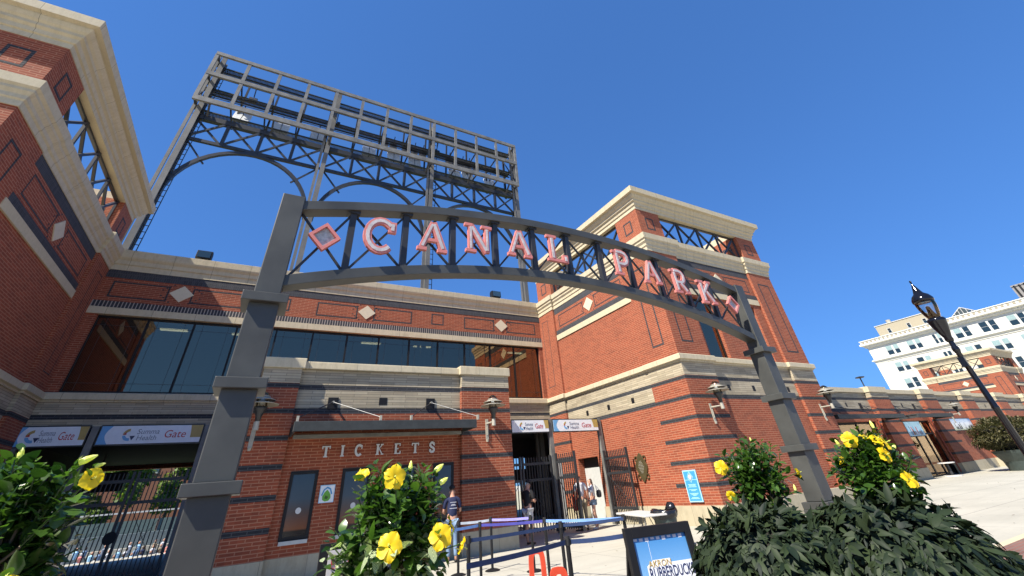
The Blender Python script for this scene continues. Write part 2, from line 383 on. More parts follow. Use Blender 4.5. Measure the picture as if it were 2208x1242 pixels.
# ------------------------------------------------------------------ brick towers
CORNICE = [(-.35, 12.5), (.02, 12.5), (.02, 12.68), (.07, 12.7), (.09, 12.84), (.17, 12.9), (.17, 13.0), (.24, 13.06), (.30, 13.17), (.30, 13.22), (.44, 13.24), (.46, 13.52), (.40, 13.56), (-.35, 13.6)]
LEDGE = [(-.3, 10.16), (.03, 10.16), (.03, 10.34), (.07, 10.38), (.07, 10.5), (.14, 10.6), (.14, 10.68), (.20, 10.74), (.22, 11.0), (.16, 11.04), (-.3, 11.05)]
CAP = [(-.3, 5.19), (.05, 5.19), (.05, 5.24), (.13, 5.27), (.13, 5.45), (.09, 5.475), (-.3, 5.49)]
def outline(mb, plane, x0, x1, z0, z1, w=.07, mat='dark_brick', gap=None):
    # plane(x, d, z) -> world; d outward; gap=(g0,g1) leaves the horizontal lines open
    e = .004
    def bx(a0, a1, b0, b1):
        mb.quads([plane(a0, -.02, b0), plane(a1, -.02, b0), plane(a1, e, b0), plane(a0, e, b0), plane(a0, -.02, b1), plane(a1, -.02, b1), plane(a1, e, b1), plane(a0, e, b1)],
                 [(0,3,2,1),(4,5,6,7),(0,1,5,4),(1,2,6,5),(2,3,7,6),(3,0,4,7)], mat)
    bx(x0, x0+w, z0, z1); bx(x1-w, x1, z0, z1)
    bx(x0+w, x1-w, z1-w, z1); bx(x0+w, x1-w, z0, z0+w)
def diamond(mb, plane, c, z, hx, hz, mat='diamond_stone', d=.03):
    P = [(c-hx, z), (c, z-hz), (c+hx, z), (c, z+hz)]
    mb.quads([plane(a, -.02, b) for a, b in P]+[plane(a, d, b) for a, b in P], [(0,1,2,3),(7,6,5,4)]+[(i, (i+1) % 4, 4+(i+1) % 4, 4+i) for i in range(4)], mat)
def dots(mb, plane, c, z, hx, hz):
    for sx in (-1, 1):
        for sz in (-1, 1):
            for k in range(4):
                a = c+sx*(hx*.55+.11+.11*k*1.0); b = z+sz*(hz*1.05-.085*k)
                if abs(b-z) < .03: continue
                mb.quads([plane(a-.03, -.02, b-.025), plane(a+.03, -.02, b-.025), plane(a+.03, .004, b-.025), plane(a-.03, .004, b-.025), plane(a-.03, -.02, b+.025), plane(a+.03, -.02, b+.025), plane(a+.03, .004, b+.025), plane(a-.03, .004, b+.025)],
                         [(0,3,2,1),(4,5,6,7),(0,1,5,4),(1,2,6,5),(2,3,7,6),(3,0,4,7)], 'dark_brick')
def pbox(mb, plane, a0, a1, d0, d1, b0, b1, mat):
    mb.quads([plane(a0, d0, b0), plane(a1, d0, b0), plane(a1, d1, b0), plane(a0, d1, b0), plane(a0, d0, b1), plane(a1, d0, b1), plane(a1, d1, b1), plane(a0, d1, b1)],
             [(0,3,2,1),(4,5,6,7),(0,1,5,4),(1,2,6,5),(2,3,7,6),(3,0,4,7)], mat)
def tower(label, mirror=False, group=None):
    X0, X1, Y0, Y1 = 14.15, 23.5, 11.5, 21.1
    pr = .13
    mx = (lambda x: 7.26-x) if mirror else (lambda x: x)
    root = thing('brick_tower', label, 'tower', (mx((X0+X1)/2), (Y0+Y1)/2, 0), group)
    class TB(MB):
        pass
    def fin(mb, name, **k):
        if mirror:
            mb.v = [(7.26-v[0], v[1], v[2]) for v in mb.v]; mb.f = [tuple(reversed(f)) for f in mb.f]
        return mb.build(name, root, **k)
    ix0, ix1, iy0, iy1 = X0+.03, X1-pr, Y0+pr, Y1-pr
    # walls (four slabs so that the window openings are real)
    w = MB(); T = .35
    sideW = ix0
    if not mirror:
        pass
    # side wall toward the courtyard: door opening on the right tower only
    if mirror:
        w.box(ix0, ix0+T, iy0, iy1, .575, 3.86, 'red_brick')
    else:
        w.box(ix0, ix0+T, iy0, 17.7, .575, 3.86, 'red_brick'); w.box(ix0, ix0+T, 19.26, iy1, .575, 3.86, 'red_brick'); w.box(ix0, ix0+T, 17.7, 19.26, 2.46, 3.86, 'red_brick')
    w.box(ix0, ix0+T, iy0, iy1, 5.45, 10.2, 'red_brick')
    w.box(ix1-T, ix1, iy0, iy1, .575, 10.2, 'red_brick')
    w.box(ix0+T, ix1-T, iy1-T, iy1, .575, 10.2, 'red_brick')
    # front
    fx = [(16.3, 17.65), (19.6, 20.95)]
    w.box(ix0+T, ix1-T, iy0, iy0+T, .575, 3.86, 'red_brick')
    w.box(ix0+T, 16.3, iy0, iy0+T, 5.45, 8.2, 'red_brick'); w.box(17.65, 19.6, iy0, iy0+T, 5.45, 8.2, 'red_brick'); w.box(20.95, ix1-T, iy0, iy0+T, 5.45, 8.2, 'red_brick')
    w.box(ix0+T, ix1-T, iy0, iy0+T, 8.2, 10.2, 'red_brick')
    fin(w, 'wall')
    # stone courses between bands and dark bands on the recessed walls
    s = MB()
    for z0, z1 in ((4.02, 4.55), (4.695, 5.2)):
        s.box(ix0-.004, ix0+T, iy0-.004, iy1, z0, z1, 'stone_course'); s.box(ix0+T, ix1, iy0-.004, iy0+T, z0, z1, 'stone_course'); s.box(ix1-T, ix1+.004, iy0+T, iy1, z0, z1, 'stone_course')
    for z0, z1 in ((3.86, 4.02), (4.55, 4.695)):
        s.box(ix0, ix0+T, iy0, iy1, z0, z1, 'dark_brick'); s.box(ix0+T, ix1, iy0, iy0+T, z0, z1, 'dark_brick'); s.box(ix1-T, ix1, iy0+T, iy1, z0, z1, 'dark_brick')
    s.box(ix0, ix1, iy0, iy1, 5.2, 5.45, 'limestone')
    fin(s, 'stone_course')
    # plinth
    p = MB(); o = .03
    if mirror: p.box(X0-o, X0+.5, Y0-o, Y1, 0, .575, 'plinth_stone')
    else:
        p.box(X0-o, X0+.5, Y0-o, 17.7, 0, .575, 'plinth_stone'); p.box(X0-o, X0+.5, 19.26, Y1, 0, .575, 'plinth_stone')
    p.box(X0+.5, X1+o, Y0-o, Y0+.6, 0, .575, 'plinth_stone'); p.box(X1-.4, X1+o, Y0+.6, Y1, 0, .575, 'plinth_stone')
    fin(p, 'plinth')
    # corner pilasters
    rects = [(X0, 16.05, Y0, 13.35), (21.6, X1, Y0, 13.35), (X0-.09, 15.6, 19.55, Y1), (21.6, X1, 19.55, Y1)]
    for i, (a, b, c, d) in enumerate(rects):
        q = MB(); q.box(a, b, c, d, .575, 4.69, 'banded_brick'); q.box(a, b, c, d, 4.69, 5.2, 'stone_course'); q.box(a, b, c, d, 5.2, 10.2, 'red_brick')
        pl_f = lambda x, dd, z, c=c: (x, c-dd, z); pl_s = lambda y, dd, z, a=a: (a-dd, y, z)
        if i < 2: outline(q, pl_f, a+.45, b-.75 if i == 0 else b-.5, 6.0, 9.6)
        if i == 0: outline(q, pl_s, c+.56, d-.62, 6.0, 9.6)
        if i == 2: outline(q, pl_s, c+.65, d-.28, 6.0, 9.72, w=.03)
        fin(q, 'pilaster')
    # belfry piers
    for (a, b, c, d) in ((X0, 15.7, Y0, 13.05), (21.95, X1, Y0, 13.05), (X0, 15.7, 19.55, Y1), (21.95, X1, 19.55, Y1)):
        q = MB(); q.box(a, b, c, d, 10.9, 12.6, 'red_brick')
        outline(q, lambda x, dd, z: (x, c-dd, z), a+.48, b-.52, 11.42, 12.1, w=.075); outline(q, lambda y, dd, z: (a-dd, y, z), c+.5, d-.5, 11.42, 12.1, w=.075)
        fin(q, 'belfry_pier')
    # mouldings
    l = MB(); l.ring(X0+.03, X1-pr, Y0+pr, Y1-pr, LEDGE, 'limestone')
    l.box(X0+.3, X1-.4, Y0+.4, Y1-.4, 10.7, 10.9, 'limestone_plain')
    l.ring(X0, 16.05, Y0, 13.3, [(o_+.002, z+.002) for o_, z in LEDGE], 'limestone'); l.ring(21.6, X1, Y0, 13.3, [(o_+.002, z+.002) for o_, z in LEDGE], 'limestone')
    l.ring(X0-.09, 15.7, 19.55, Y1, [(o_+.002, z+.003) for o_, z in LEDGE], 'limestone')
    fin(l, 'ledge')
    c_ = MB(); c_.ring(X0, X1, Y0, Y1, CORNICE, 'limestone')
    # small blocks under the cornice lip
    fin(c_, 'cornice')
    k = MB(); k.ring(X0+.03, X1-pr, Y0+pr, Y1, CAP, 'limestone'); k.ring(X0, 16.05, Y0, 13.35, [(o_+.002, z+.002) for o_, z in CAP], 'limestone')
    k.ring(21.6, X1, Y0, 13.35, [(o_+.002, z+.002) for o_, z in CAP], 'limestone'); k.ring(X0-.09, 15.6, 19.55, Y1-.1, [(o_+.002, z+.003) for o_, z in CAP], 'limestone')
    fin(k, 'lower_ledge')
    # ornament: soldier band, diamond, panels, stone strip
    sd_ = MB()
    side = lambda y, d, z: (ix0-d, y, z); front = lambda x, d, z: (x, iy0-d, z)
    pbox(sd_, side, 13.35, 19.55, -.02, .006, 9.82, 10.16, 'soldier_brick'); pbox(sd_, front, 16.05, 21.6, -.02, .006, 9.82, 10.16, 'soldier_brick')
    pbox(sd_, side, 13.35, 19.55, -.02, .02, 8.60, 8.86, 'soldier_brick'); pbox(sd_, front, 16.05, 21.6, -.02, .02, 8.60, 8.86, 'soldier_brick')
    fin(sd_, 'soldier_band')
    st = MB(); pbox(st, side, 13.25, 19.55, -.02, .05, 8.32, 8.60, 'limestone_plain'); pbox(st, front, 16.05, 21.55, -.02, .05, 8.32, 8.60, 'limestone_plain'); fin(st, 'stone_strip')
    for pf_, a_, b_ in ((side, 16.85, 19.2), (side, 13.7, 15.85), (front, 16.5, 18.3), (front, 19.35, 21.2)):
        pn = MB(); outline(pn, pf_, a_, b_, 9.0, 9.68, w=.05); fin(pn, 'dark_brick_panel')
    for pf_, a_ in ((side, 16.35), (front, 18.82)):
        pn = MB(); dots(pn, pf_, a_, 9.34, .42, .38); fin(pn, 'dotted_brickwork')
    dm = MB(); diamond(dm, side, 16.35, 9.34, .42, .38); fin(dm, 'diamond')
    dm = MB(); diamond(dm, front, 18.82, 9.34, .42, .38); fin(dm, 'diamond')
    for pf_, y in ((side, 14.63), (side, 16.28), (side, 17.92), (front, 16.75), (front, 18.4), (front, 20.1), (front, 20.95)):
        vt = MB(); pbox(vt, pf_, y-.09, y+.09, .0, .008, 4.18, 4.4, 'black_metal'); fin(vt, 'vent_grille')
    # lattice in the openings
    def lat(plane, a0, a1):
        tr = MB(); n = 4; z0, z1 = 11.05, 12.5; wd = (a1-a0)/n
        def B(p, q, s=.085): tr.bar(plane(*p), plane(*q), s, s, 'dark_steel')
        B((a0, -.25, z1-.04), (a1, -.25, z1-.04), .1); B((a0, -.25, z0+.04), (a1, -.25, z0+.04), .1)
        for i in range(n+1): B((a0+wd*i, -.25, z0), (a0+wd*i, -.25, z1))
        for i in range(n):
            B((a0+wd*i, -.22, z0), (a0+wd*(i+1), -.22, z1)); B((a0+wd*i, -.30, z1), (a0+wd*(i+1), -.30, z0))
        fin(tr, 'lattice')
    lat(lambda x, d, z: (x, Y0-d, z), 15.7, 21.95); lat(lambda y, d, z: (X0-d, y, z), 13.05, 19.55)
    for a, b in fx:
        fr = MB(); y = iy0+.16
        for q in ((a, a+.06, 5.45, 8.2), (b-.06, b, 5.45, 8.2), (a+.06, b-.06, 8.12, 8.2), (a+.06, b-.06, 5.45, 5.52)): fr.box(q[0], q[1], y, y+.1, q[2], q[3], 'black_metal')
        fo = fin(fr, 'window'); pn = MB(); pn.box(a+.06, b-.06, y+.04, y+.05, 5.52, 8.12, 'window_glass')
        if mirror: pn.v = [(7.26-v[0], v[1], v[2]) for v in pn.v]
        WORLD_LOC[fo] = WORLD_LOC[root]; pn.build('pane', fo)
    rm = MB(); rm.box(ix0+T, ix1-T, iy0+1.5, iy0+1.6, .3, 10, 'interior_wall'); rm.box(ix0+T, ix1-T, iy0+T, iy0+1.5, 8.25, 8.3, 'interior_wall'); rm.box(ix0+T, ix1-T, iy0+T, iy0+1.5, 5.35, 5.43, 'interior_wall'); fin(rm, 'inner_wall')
    return root
T1 = tower('tall brick corner tower at the right end of the entrance arch, sunlit side wall')
T2 = tower('tall brick tower filling the left edge of the photo, its courtyard side in shade', mirror=True)
T3 = copy_tree(T1); T3.location = T1.location+Vector((82.2, 9.9, 0))
T3['label'] = 'distant small brick tower with flat cream cornice in front of the white office block'

# ------------------------------------------------------------------ entrance building between the towers
EB = thing('entrance_building', 'long brick upper storey with ribbon window and three cream diamonds between the two towers', 'building', (3.63, 21.1, 0))
XL, XR, YF = -6.9, 14.18, 21.1
w = MB(); w.box(XL, XR, YF, YF+.4, 8.6, 10.2, 'red_brick'); w.box(XL, -6.45, YF+.001, YF+.4, 5.5, 8.35, 'red_brick'); w.box(13.8, XR, YF+.001, YF+.4, 5.5, 8.35, 'red_brick')
w.box(XL, XR, YF+12, YF+12.4, 3.9, 11.0, 'red_brick'); w.box(XL, XR, YF+.4, YF+12, 10.5, 10.7, 'far_grey')
w.build('wall', EB)
w = MB(); COP = [(-.4, 10.2), (.03, 10.2), (.03, 10.42), (.08, 10.46), (.08, 10.62), (.16, 10.72), (.18, 10.78), (.20, 11.05), (.14, 11.08), (-.4, 11.1)]
w.strip((XL, YF, 0), (XR, YF, 0), COP, 'limestone'); w.build('coping', EB)
w = MB(); w.box(XL, XR, YF-.01, YF+.2, 9.86, 10.2, 'soldier_brick'); w.box(XL, XR, YF-.025, YF+.2, 8.62, 8.88, 'soldier_brick_light'); w.build('soldier_band', EB)
w = MB(); w.box(XL, XR, YF-.05, YF+.4, 8.35, 8.62, 'limestone'); w.build('lintel', EB)
pl = lambda x, d, z: (x, YF-d, z)
for c in (-4.12, 3.6, 11.32):
    w = MB(); outline(w, pl, c-2.35, c-.45, 9.05, 9.72, w=.06); w.build('dark_brick_panel', EB)
    w = MB(); outline(w, pl, c+.35, c+2.35, 9.05, 9.72, w=.06); w.build('dark_brick_panel', EB)
    w = MB(); dots(w, pl, c, 9.42, .43, .36); w.build('dotted_brickwork', EB)
for c in (-.26, 7.4):
    w = MB(); outline(w, pl, c-.36, c+.34, 9.13, 9.73, w=.06); w.build('dark_brick_panel', EB)
for c in (-4.12, 3.6, 11.32):
    w = MB(); diamond(w, pl, c, 9.43, .43, .36); w.build('diamond', EB)
w = MB(); w.strip((XL, YF, 0), (XR, YF, 0), [(-.3, 5.2), (.05, 5.2), (.05, 5.24), (.12, 5.27), (.12, 5.47), (.08, 5.5), (-.4, 5.52)], 'limestone'); w.build('sill', EB)
w = MB()
w.box(XL, XR, YF-.002, YF+.4, 4.8, 5.2, 'stone_course'); w.box(XL, XR, YF+.006, YF+.4, 4.655, 4.8, 'dark_brick'); w.box(XL, XR, YF-.002, YF+.4, 4.42, 4.655, 'stone_course')
w.build('stone_course', EB)
# ribbon window
w = MB(); y0 = YF+.14
w.box(-6.45, 13.8, y0, y0+.1, 8.27, 8.35, 'black_metal'); w.box(-6.45, 13.8, y0, y0+.1, 5.52, 5.59, 'black_metal')
mul = [-6.45, -4.85, -3.3, -1.75, -.2, 1.33, 2.87, 4.4, 5.95, 7.5, 9.05, 10.6, 12.15, 13.8]
for i, x in enumerate(mul): w.box(max(-6.45, x-.035), min(13.8, x+.035), y0-.01, y0+.11, 5.59, 8.27, 'black_metal')
rf = w.build('window_frame', EB); WORLD_LOC[rf] = WORLD_LOC[EB]
for i in range(len(mul)-1):
    p = MB(); a, b = mul[i]+.035, mul[i+1]-.035
    p.box(a, b, y0+.05, y0+.06, 5.59, 8.27, 'window_glass')
    p.build('pane', rf)
    p = MB()
    for x in (a+.28, b-.28): p.box(x-.006, x+.006, y0+.045, y0+.049, 5.59, 8.27, 'dark_steel')
    for z in (5.87, 7.99): p.box(a, b, y0+.044, y0+.048, z-.006, z+.006, 'dark_steel')
    p.build('glazing_bar', rf)
# interior of upper floor and passage below
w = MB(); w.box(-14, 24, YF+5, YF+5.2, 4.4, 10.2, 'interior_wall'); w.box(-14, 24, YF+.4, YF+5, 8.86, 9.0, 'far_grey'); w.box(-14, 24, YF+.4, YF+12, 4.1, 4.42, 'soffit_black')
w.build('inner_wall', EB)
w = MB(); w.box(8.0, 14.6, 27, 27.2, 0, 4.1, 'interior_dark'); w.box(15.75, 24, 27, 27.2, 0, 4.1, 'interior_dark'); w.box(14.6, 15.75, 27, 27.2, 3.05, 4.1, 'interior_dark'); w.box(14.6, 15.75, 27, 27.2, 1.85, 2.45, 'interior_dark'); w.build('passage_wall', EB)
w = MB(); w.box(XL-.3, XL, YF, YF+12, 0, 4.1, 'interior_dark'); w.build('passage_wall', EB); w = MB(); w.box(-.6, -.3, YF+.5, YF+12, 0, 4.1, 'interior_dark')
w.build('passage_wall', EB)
cl = thing('ceiling_light', 'bright strip lamp seen through the ribbon window above the left gate', 'ceiling light', (-4.42, 23.9, 8.72), 'strip lamps behind the ribbon window')
a = MB(); a.box(-4.98, -3.86, 23.75, 24.05, 8.76, 8.86, 'white_plastic'); a.build('housing', cl); a = MB(); a.box(-4.93, -3.91, 23.78, 24.02, 8.72, 8.758, 'tube_light'); a.build('tube', cl)
for x, l in ((-1.6, 'strip lamp seen through the ribbon window at the edge of the left arch pillar'), (4.53, 'strip lamp seen through the ribbon window above the left half of the ticket canopy'), (7.47, 'strip lamp seen through the ribbon window above the right canopy tie rods'), (13.74, 'strip lamp seen through the last dark pane beside the sunlit tower')):
    c = copy_tree(cl); c.location.x = x; c['label'] = l

# ------------------------------------------------------------------ ticket booth
TB_ = thing('ticket_booth', 'single storey brick ticket booth with cream stone parapet and TICKETS lettering', 'ticket booth', (3.95, 14.7, 0))
BX0, BX1, BY = -.22, 8.05, 14.7; RY = 14.86
w = MB(); w.box(.8, 6.15, RY, RY+.3, .575, 3.86, 'red_brick'); w.box(BX0+.3, BX1-.3, RY+.3, 20.9, .0, 5.0, 'red_brick'); w.build('wall', TB_)
w = MB(); w.box(.8, 6.15, RY-.01, RY+.3, 0, .575, 'plinth_stone')
for a, b in ((BX0, .82), (6.13, BX1)): w.box(a-.02, b+.02, BY-.02, 16.7, 0, .575, 'plinth_stone')
w.build('plinth', TB_)
for a, b in ((BX0, .82), (6.13, BX1)):
    w = MB(); w.box(a, b, BY, 16.7, .575, 4.69, 'banded_brick'); w.box(a, b, BY-.012, 16.7, 4.69, 5.12, 'stone_course'); w.build('pilaster', TB_)
w = MB(); w.box(.8, 6.15, RY-.004, RY+.3, 4.02, 4.53, 'stone_course'); w.box(.8, 6.15, RY-.004, RY+.3, 4.68, 5.12, 'stone_course')
w.box(.8, 6.15, RY, RY+.3, 4.53, 4.68, 'dark_brick'); w.box(.8, 6.15, RY, RY+.3, 3.86, 4.02, 'dark_brick'); w.build('stone_course', TB_)
w = MB(); w.box(.87, 6.08, RY-.12, RY+.5, 5.12, 5.34, 'limestone')
for a, b in ((BX0-.06, .9), (6.05, BX1+.06)): w.box(a, b, BY-.08, 16.8, 5.1, 5.4, 'limestone')
w.build('parapet_cap', TB_, bevel=.02)
for x in (3.42,): w = MB(); w.box(x-.13, x+.13, RY-.012, RY+.02, 4.12, 4.33, 'black_metal'); w.build('vent_grille', TB_)
# windows
for a, b in ((1.08, 1.8), (2.45, 3.25), (3.85, 4.65), (5.2, 5.9)):
    f = MB()
    for q in ((a, a+.08, .9, 2.42), (b-.08, b, .9, 2.42), (a+.08, b-.08, 2.34, 2.42), (a+.08, b-.08, .9, .98)): f.box(q[0], q[1], RY-.03, RY+.04, q[2], q[3], 'black_metal')
    fo = f.build('window', TB_); WORLD_LOC[fo] = WORLD_LOC[TB_]
    p = MB(); p.box(a+.08, b-.08, RY-.012, RY+.0, .98, 2.34, 'sunset_reflection'); p.build('pane', fo)
    p = MB(); p.tube(((a+b)/2, RY-.02, 1.52), ((a+b)/2, RY-.013, 1.52), .07, .07, 'white_letter', 16); p.build('speak_hole', fo)
    p = MB(); p.box(a+.02, b-.02, RY-.09, RY+.03, .82, .9, 'off_white'); p.build('sill', fo)
# canopy
cn = MB(); cx0, cx1, cy0 = .84, 6.2, 13.6
cn.box(cx0, cx1, cy0, cy0+.06, 3.26, 3.5, 'canopy_steel'); cn.box(cx0, cx0+.06, cy0+.06, RY, 3.26, 3.5, 'canopy_steel'); cn.box(cx1-.06, cx1, cy0+.06, BY, 3.26, 3.5, 'canopy_steel')
cn.box(cx0+.06, cx1-.06, cy0+.06, RY, 3.4, 3.44, 'canopy_steel'); cn.box(cx0+.06, cx1-.06, cy0+.06, cy0+.14, 3.28, 3.31, 'canopy_steel'); cn.box(cx0+.1, cx1-.1, RY-.2, RY-.08, 3.2, 3.3, 'grey_steel')
co = cn.build('canopy', TB_, bevel=.008); WORLD_LOC[co] = WORLD_LOC[TB_]
for x in (1.88, 5.03):
    p = MB(); p.box(x-.15, x+.15, RY-.035, RY, 4.0, 4.32, 'black_metal'); p.tube((x, RY-.16, 4.17), (x, RY-.03, 4.17), .035, .03, 'zinc'); p.build('anchor_plate', co)
    for dx in (-.98, 1.25):
        p = MB(); p.tube((x, RY-.13, 4.17), (x+dx, cy0+.1, 3.6), .007 if dx > 0 else .016, .007 if dx > 0 else .016, 'bright_rod' if dx > 0 else 'dark_steel', 8); p.box(x+dx-.03, x+dx+.03, cy0+.05, cy0+.13, 3.5, 3.64, 'zinc'); p.build('tie_rod', co)

# stroke letters
def strokes(ch):
    S = {'A': [[(.10, .06), (.5, .95)], [(.90, .06), (.5, .95)], [(.28, .36), (.72, .36)], [(-.04, .055), (.30, .055)], [(.68, .055), (1.04, .055)]],
         'N': [[(.18, .055), (.18, .94)], [(.18, .94), (.84, .06)], [(.84, .06), (.84, .94)], [(-.02, .055), (.40, .055)], [(-.06, .945), (.26, .945)], [(.62, .945), (1.06, .945)]],
         'L': [[(.30, .055), (.30, .945)], [(.04, .055), (.90, .055)], [(.90, .0), (.90, .30)], [(.06, .945), (.56, .945)]],
         'K': [[(.26, .055), (.26, .945)], [(.26, .42), (.84, .93)], [(.46, .56), (.90, .06)], [(.02, .055), (.48, .055)], [(.02, .945), (.48, .945)], [(.66, .945), (1.02, .945)], [(.74, .055), (1.08, .055)]],
         'I': [[(.5, .055), (.5, .945)], [(.26, .055), (.74, .055)], [(.26, .945), (.74, .945)]],
         'T': [[(.5, .055), (.5, .945)], [(.26, .055), (.74, .055)], [(.02, .93), (.98, .93)], [(.04, .98), (.04, .72)], [(.96, .98), (.96, .72)]],
         'E': [[(.26, .055), (.26, .945)], [(.05, .945), (.86, .945)], [(.05, .055), (.90, .055)], [(.26, .5), (.62, .5)], [(.84, .98), (.84, .74)], [(.88, .02), (.88, .28)]],
         'P': [[(.28, .055), (.28, .945)], [(.04, .055), (.54, .055)], [(.04, .945), (.30, .945)], [(.28, .945), (.60, .945), (.76, .89), (.84, .78), (.84, .63), (.76, .52), (.60, .46), (.28, .46)]],
         'C': [[(.5+.42*math.cos(a), .5+.45*math.sin(a)) for a in [math.radians(45+i*18) for i in range(16)]], [(.86, .62), (.86, .96)]],
         'S': [[(.80, .72), (.74, .87), (.58, .95), (.38, .94), (.23, .83), (.22, .68), (.34, .57), (.62, .45), (.78, .34), (.78, .17), (.64, .06), (.42, .05), (.24, .14), (.18, .30)], [(.82, .64), (.82, .95)], [(.18, .05), (.18, .34)]]}
    S['R'] = S['P']+[[(.50, .46), (.88, .06)], [(.74, .055), (1.06, .055)]]
    return S[ch]
tk = 'TICKETS'
for ch, x in zip(tk, (1.9, 2.36, 2.83, 3.44, 4.0, 4.57, 5.13)):
    mb = MB(); h = .29; wd = .22
    for i, st_ in enumerate(strokes(ch)):
        th = .06 if (i == 0 and ch not in 'CS') or ch in 'CS' and i == 0 else .028
        mb.ribbon([(x-wd/2+px*wd, 2.72+pz*h) for px, pz in st_], th, RY-.06-.0015*i, RY-.03, 'white_letter')
    mb.build('letter_'+ch.lower(), TB_)
# wall lamps
def wall_lamp(x, y, z, label):
    # z = top of backplate, wall plane at y facing -y
    r = thing('wall_lamp', label, 'wall lamp', (x, y, z-.6), 'marine style wall lamps')
    m = MB(); m.box(x-.055, x+.055, y-.03, y, z-.62, z, 'zinc'); m.tube((x, y-.02, z-.62), (x, y-.02, z-.70), .055, .04, 'zinc', 10); m.box(x-.015, x+.015, y-.06, y-.03, z-.5, z-.2, 'zinc')
    m.build('backplate', r, bevel=.006)
    m = MB(); hx, hy = x+.03, y-.50; m.tube((x, y-.03, z-.14), (hx, hy, z-.14), .03, .026, 'zinc'); m.tube((hx, hy, z-.26), (hx, hy, z-.04), .07, .06, 'zinc', 12); m.build('arm', r)
    m = MB(); m.lathe((hx, hy, z), [(.0, -.05), (.06, -.05), (.085, .1), (.13, .2), (.165, .24), (.165, .31), (.0, .31)], 'dark_steel'); m.build('stem', r, smooth=True)
    for zz, R_ in ((.35, .43), (.46, .33)):
        m = MB(); m.lathe((hx, hy, z+zz), [(.14, .07), (R_, .0), (R_+.008, .012), (.145, .09), (.14, .07)], 'zinc', 32); m.build('shade', r)
    m = MB(); m.lathe((hx, hy, z), [(.14, .31), (.14, .54)], 'clear_glass', 20); m.lathe((hx, hy, z+.54), [(.16, 0), (.155, .05), (.12, .11), (.06, .15), (0, .165)], 'clear_glass', 20); m.build('glass_dome', r, smooth=True)
    m = MB()
    for k in range(6):
        a_ = k*math.pi/3; m.tube((hx+.15*math.cos(a_), hy+.15*math.sin(a_), z+.31), (hx+.15*math.cos(a_), hy+.15*math.sin(a_), z+.55), .009, .009, 'zinc', 6)
    m.lathe((hx, hy, z+.55), [(.15, 0), (.175, 0), (.175, .025), (.15, .025), (.15, 0)], 'zinc', 20); m.build('cage', r)
    m = MB(); m.lathe((hx, hy, z+.33), [(0, 0), (.05, .01), (.07, .1), (.045, .17), (0, .19)], 'lamp_glow_off', 12); m.build('bulb', r, smooth=True)
    return r
WL = wall_lamp(7.08, BY, 3.64, 'round marine wall lamp on the right brick pier of the ticket booth')
for x, y, z, l in ((-.08, BY, 3.64, 'marine wall lamp on the left ticket booth pier, half hidden behind the arch pillar'), (15.05, 11.5, 3.66, 'marine wall lamp on the tower corner pier above the blue sign'), (22.7, 11.5, 3.68, 'marine wall lamp on the far right pier of the brick tower'), (46.3, 14.55, 3.7, 'small far marine wall lamp between the shop canopies and the city poster')):
    c = copy_tree(WL); c.location = WL.location+Vector((x-7.08, y-BY, z-3.64)); c['label'] = l

# ------------------------------------------------------------------ entrance arch with lettering
AY = 4.35
AR = thing('entrance_arch', 'dark grey steel entrance arch carrying pink CANAL PARK letters between two stepped pillars', 'arch', (3.72, AY+.12, 0))
PXL, PXR = -.205, 7.66   # pillar centres
for px in (PXL, PXR):
    m = MB(); hw = .118; cyy = AY+.12
    def sect(z0, z1, h0, h1):
        m.quads([(px-h0, cyy-h0, z0), (px+h0, cyy-h0, z0), (px+h0, cyy+h0, z0), (px-h0, cyy+h0, z0), (px-h1, cyy-h1, z1), (px+h1, cyy-h1, z1), (px+h1, cyy+h1, z1), (px-h1, cyy+h1, z1)],
                [(0,3,2,1),(4,5,6,7),(0,1,5,4),(1,2,6,5),(2,3,7,6),(3,0,4,7)], 'painted_steel')
    sect(0, 1.02, .2, .2); sect(1.11, 1.755, .138, .138); sect(1.835, 2.49, .134, .134); sect(2.57, 3.25, .128, .128); sect(3.33, 4.53, .115, .115)
    po = m.build('pillar', AR, bevel=.008)
    for z in (1.02, 1.75, 2.485, 3.245):
        m = MB(); m.box(px-.195, px+.195, cyy-.195, cyy+.195, z, z+.088, 'painted_steel'); m.build('collar', po, bevel=.006)
def chord(z_end, z_mid, x):   # circular arc through ends and middle
    a = PXL; b = PXR; c = (a+b)/2; half = (b-a)/2; s = z_mid-z_end; R = (half*half+s*s)/(2*s)
    return z_mid-R+math.sqrt(R*R-(x-c)**2)
ZU = lambda x: chord(4.40, 4.915, x)   # centre line of upper chord
ZL = lambda x: chord(3.475, 4.08, x)
for nm, fn in (('upper_chord', ZU), ('lower_chord', ZL)):
    m = MB(); pts = [(PXL+.1+(PXR-PXL-.2)*i/48, 0) for i in range(49)]; pts = [(x, fn(x)) for x, _ in pts]
    m.ribbon(pts, .115, AY+.02, AY+.20, 'painted_steel'); m.build(nm, AR, bevel=.004)
xs = [.46+.637*k for k in range(11)]
for x in xs:
    m = MB(); m.box(x-.036, x+.036, AY+.07, AY+.15, ZL(x)+.055, ZU(x)-.055, 'dark_steel'); m.box(x-.07, x+.07, AY+.05, AY+.17, ZU(x)-.085, ZU(x)-.05, 'dark_steel'); m.build('upright', AR)
ends = [PXL+.12]+xs+[PXR-.12]
for a, b in zip(ends[:-1], ends[1:]):
    m = MB(); m.bar((a, AY+.10, ZL(a)+.05), (b, AY+.10, ZU(b)-.06), .024, .024, 'dark_steel'); m.bar((a, AY+.125, ZU(a)-.06), (b, AY+.125, ZL(b)+.05), .024, .024, 'dark_steel'); m.build('cross_brace', AR)
mids = [(a+b)/2 for a, b in zip(ends[:-1], ends[1:])]
seq = ['*', 'C', 'A', 'N', 'A', 'L', None, 'P', 'A', 'R', 'K', '*']
HC = 3.72
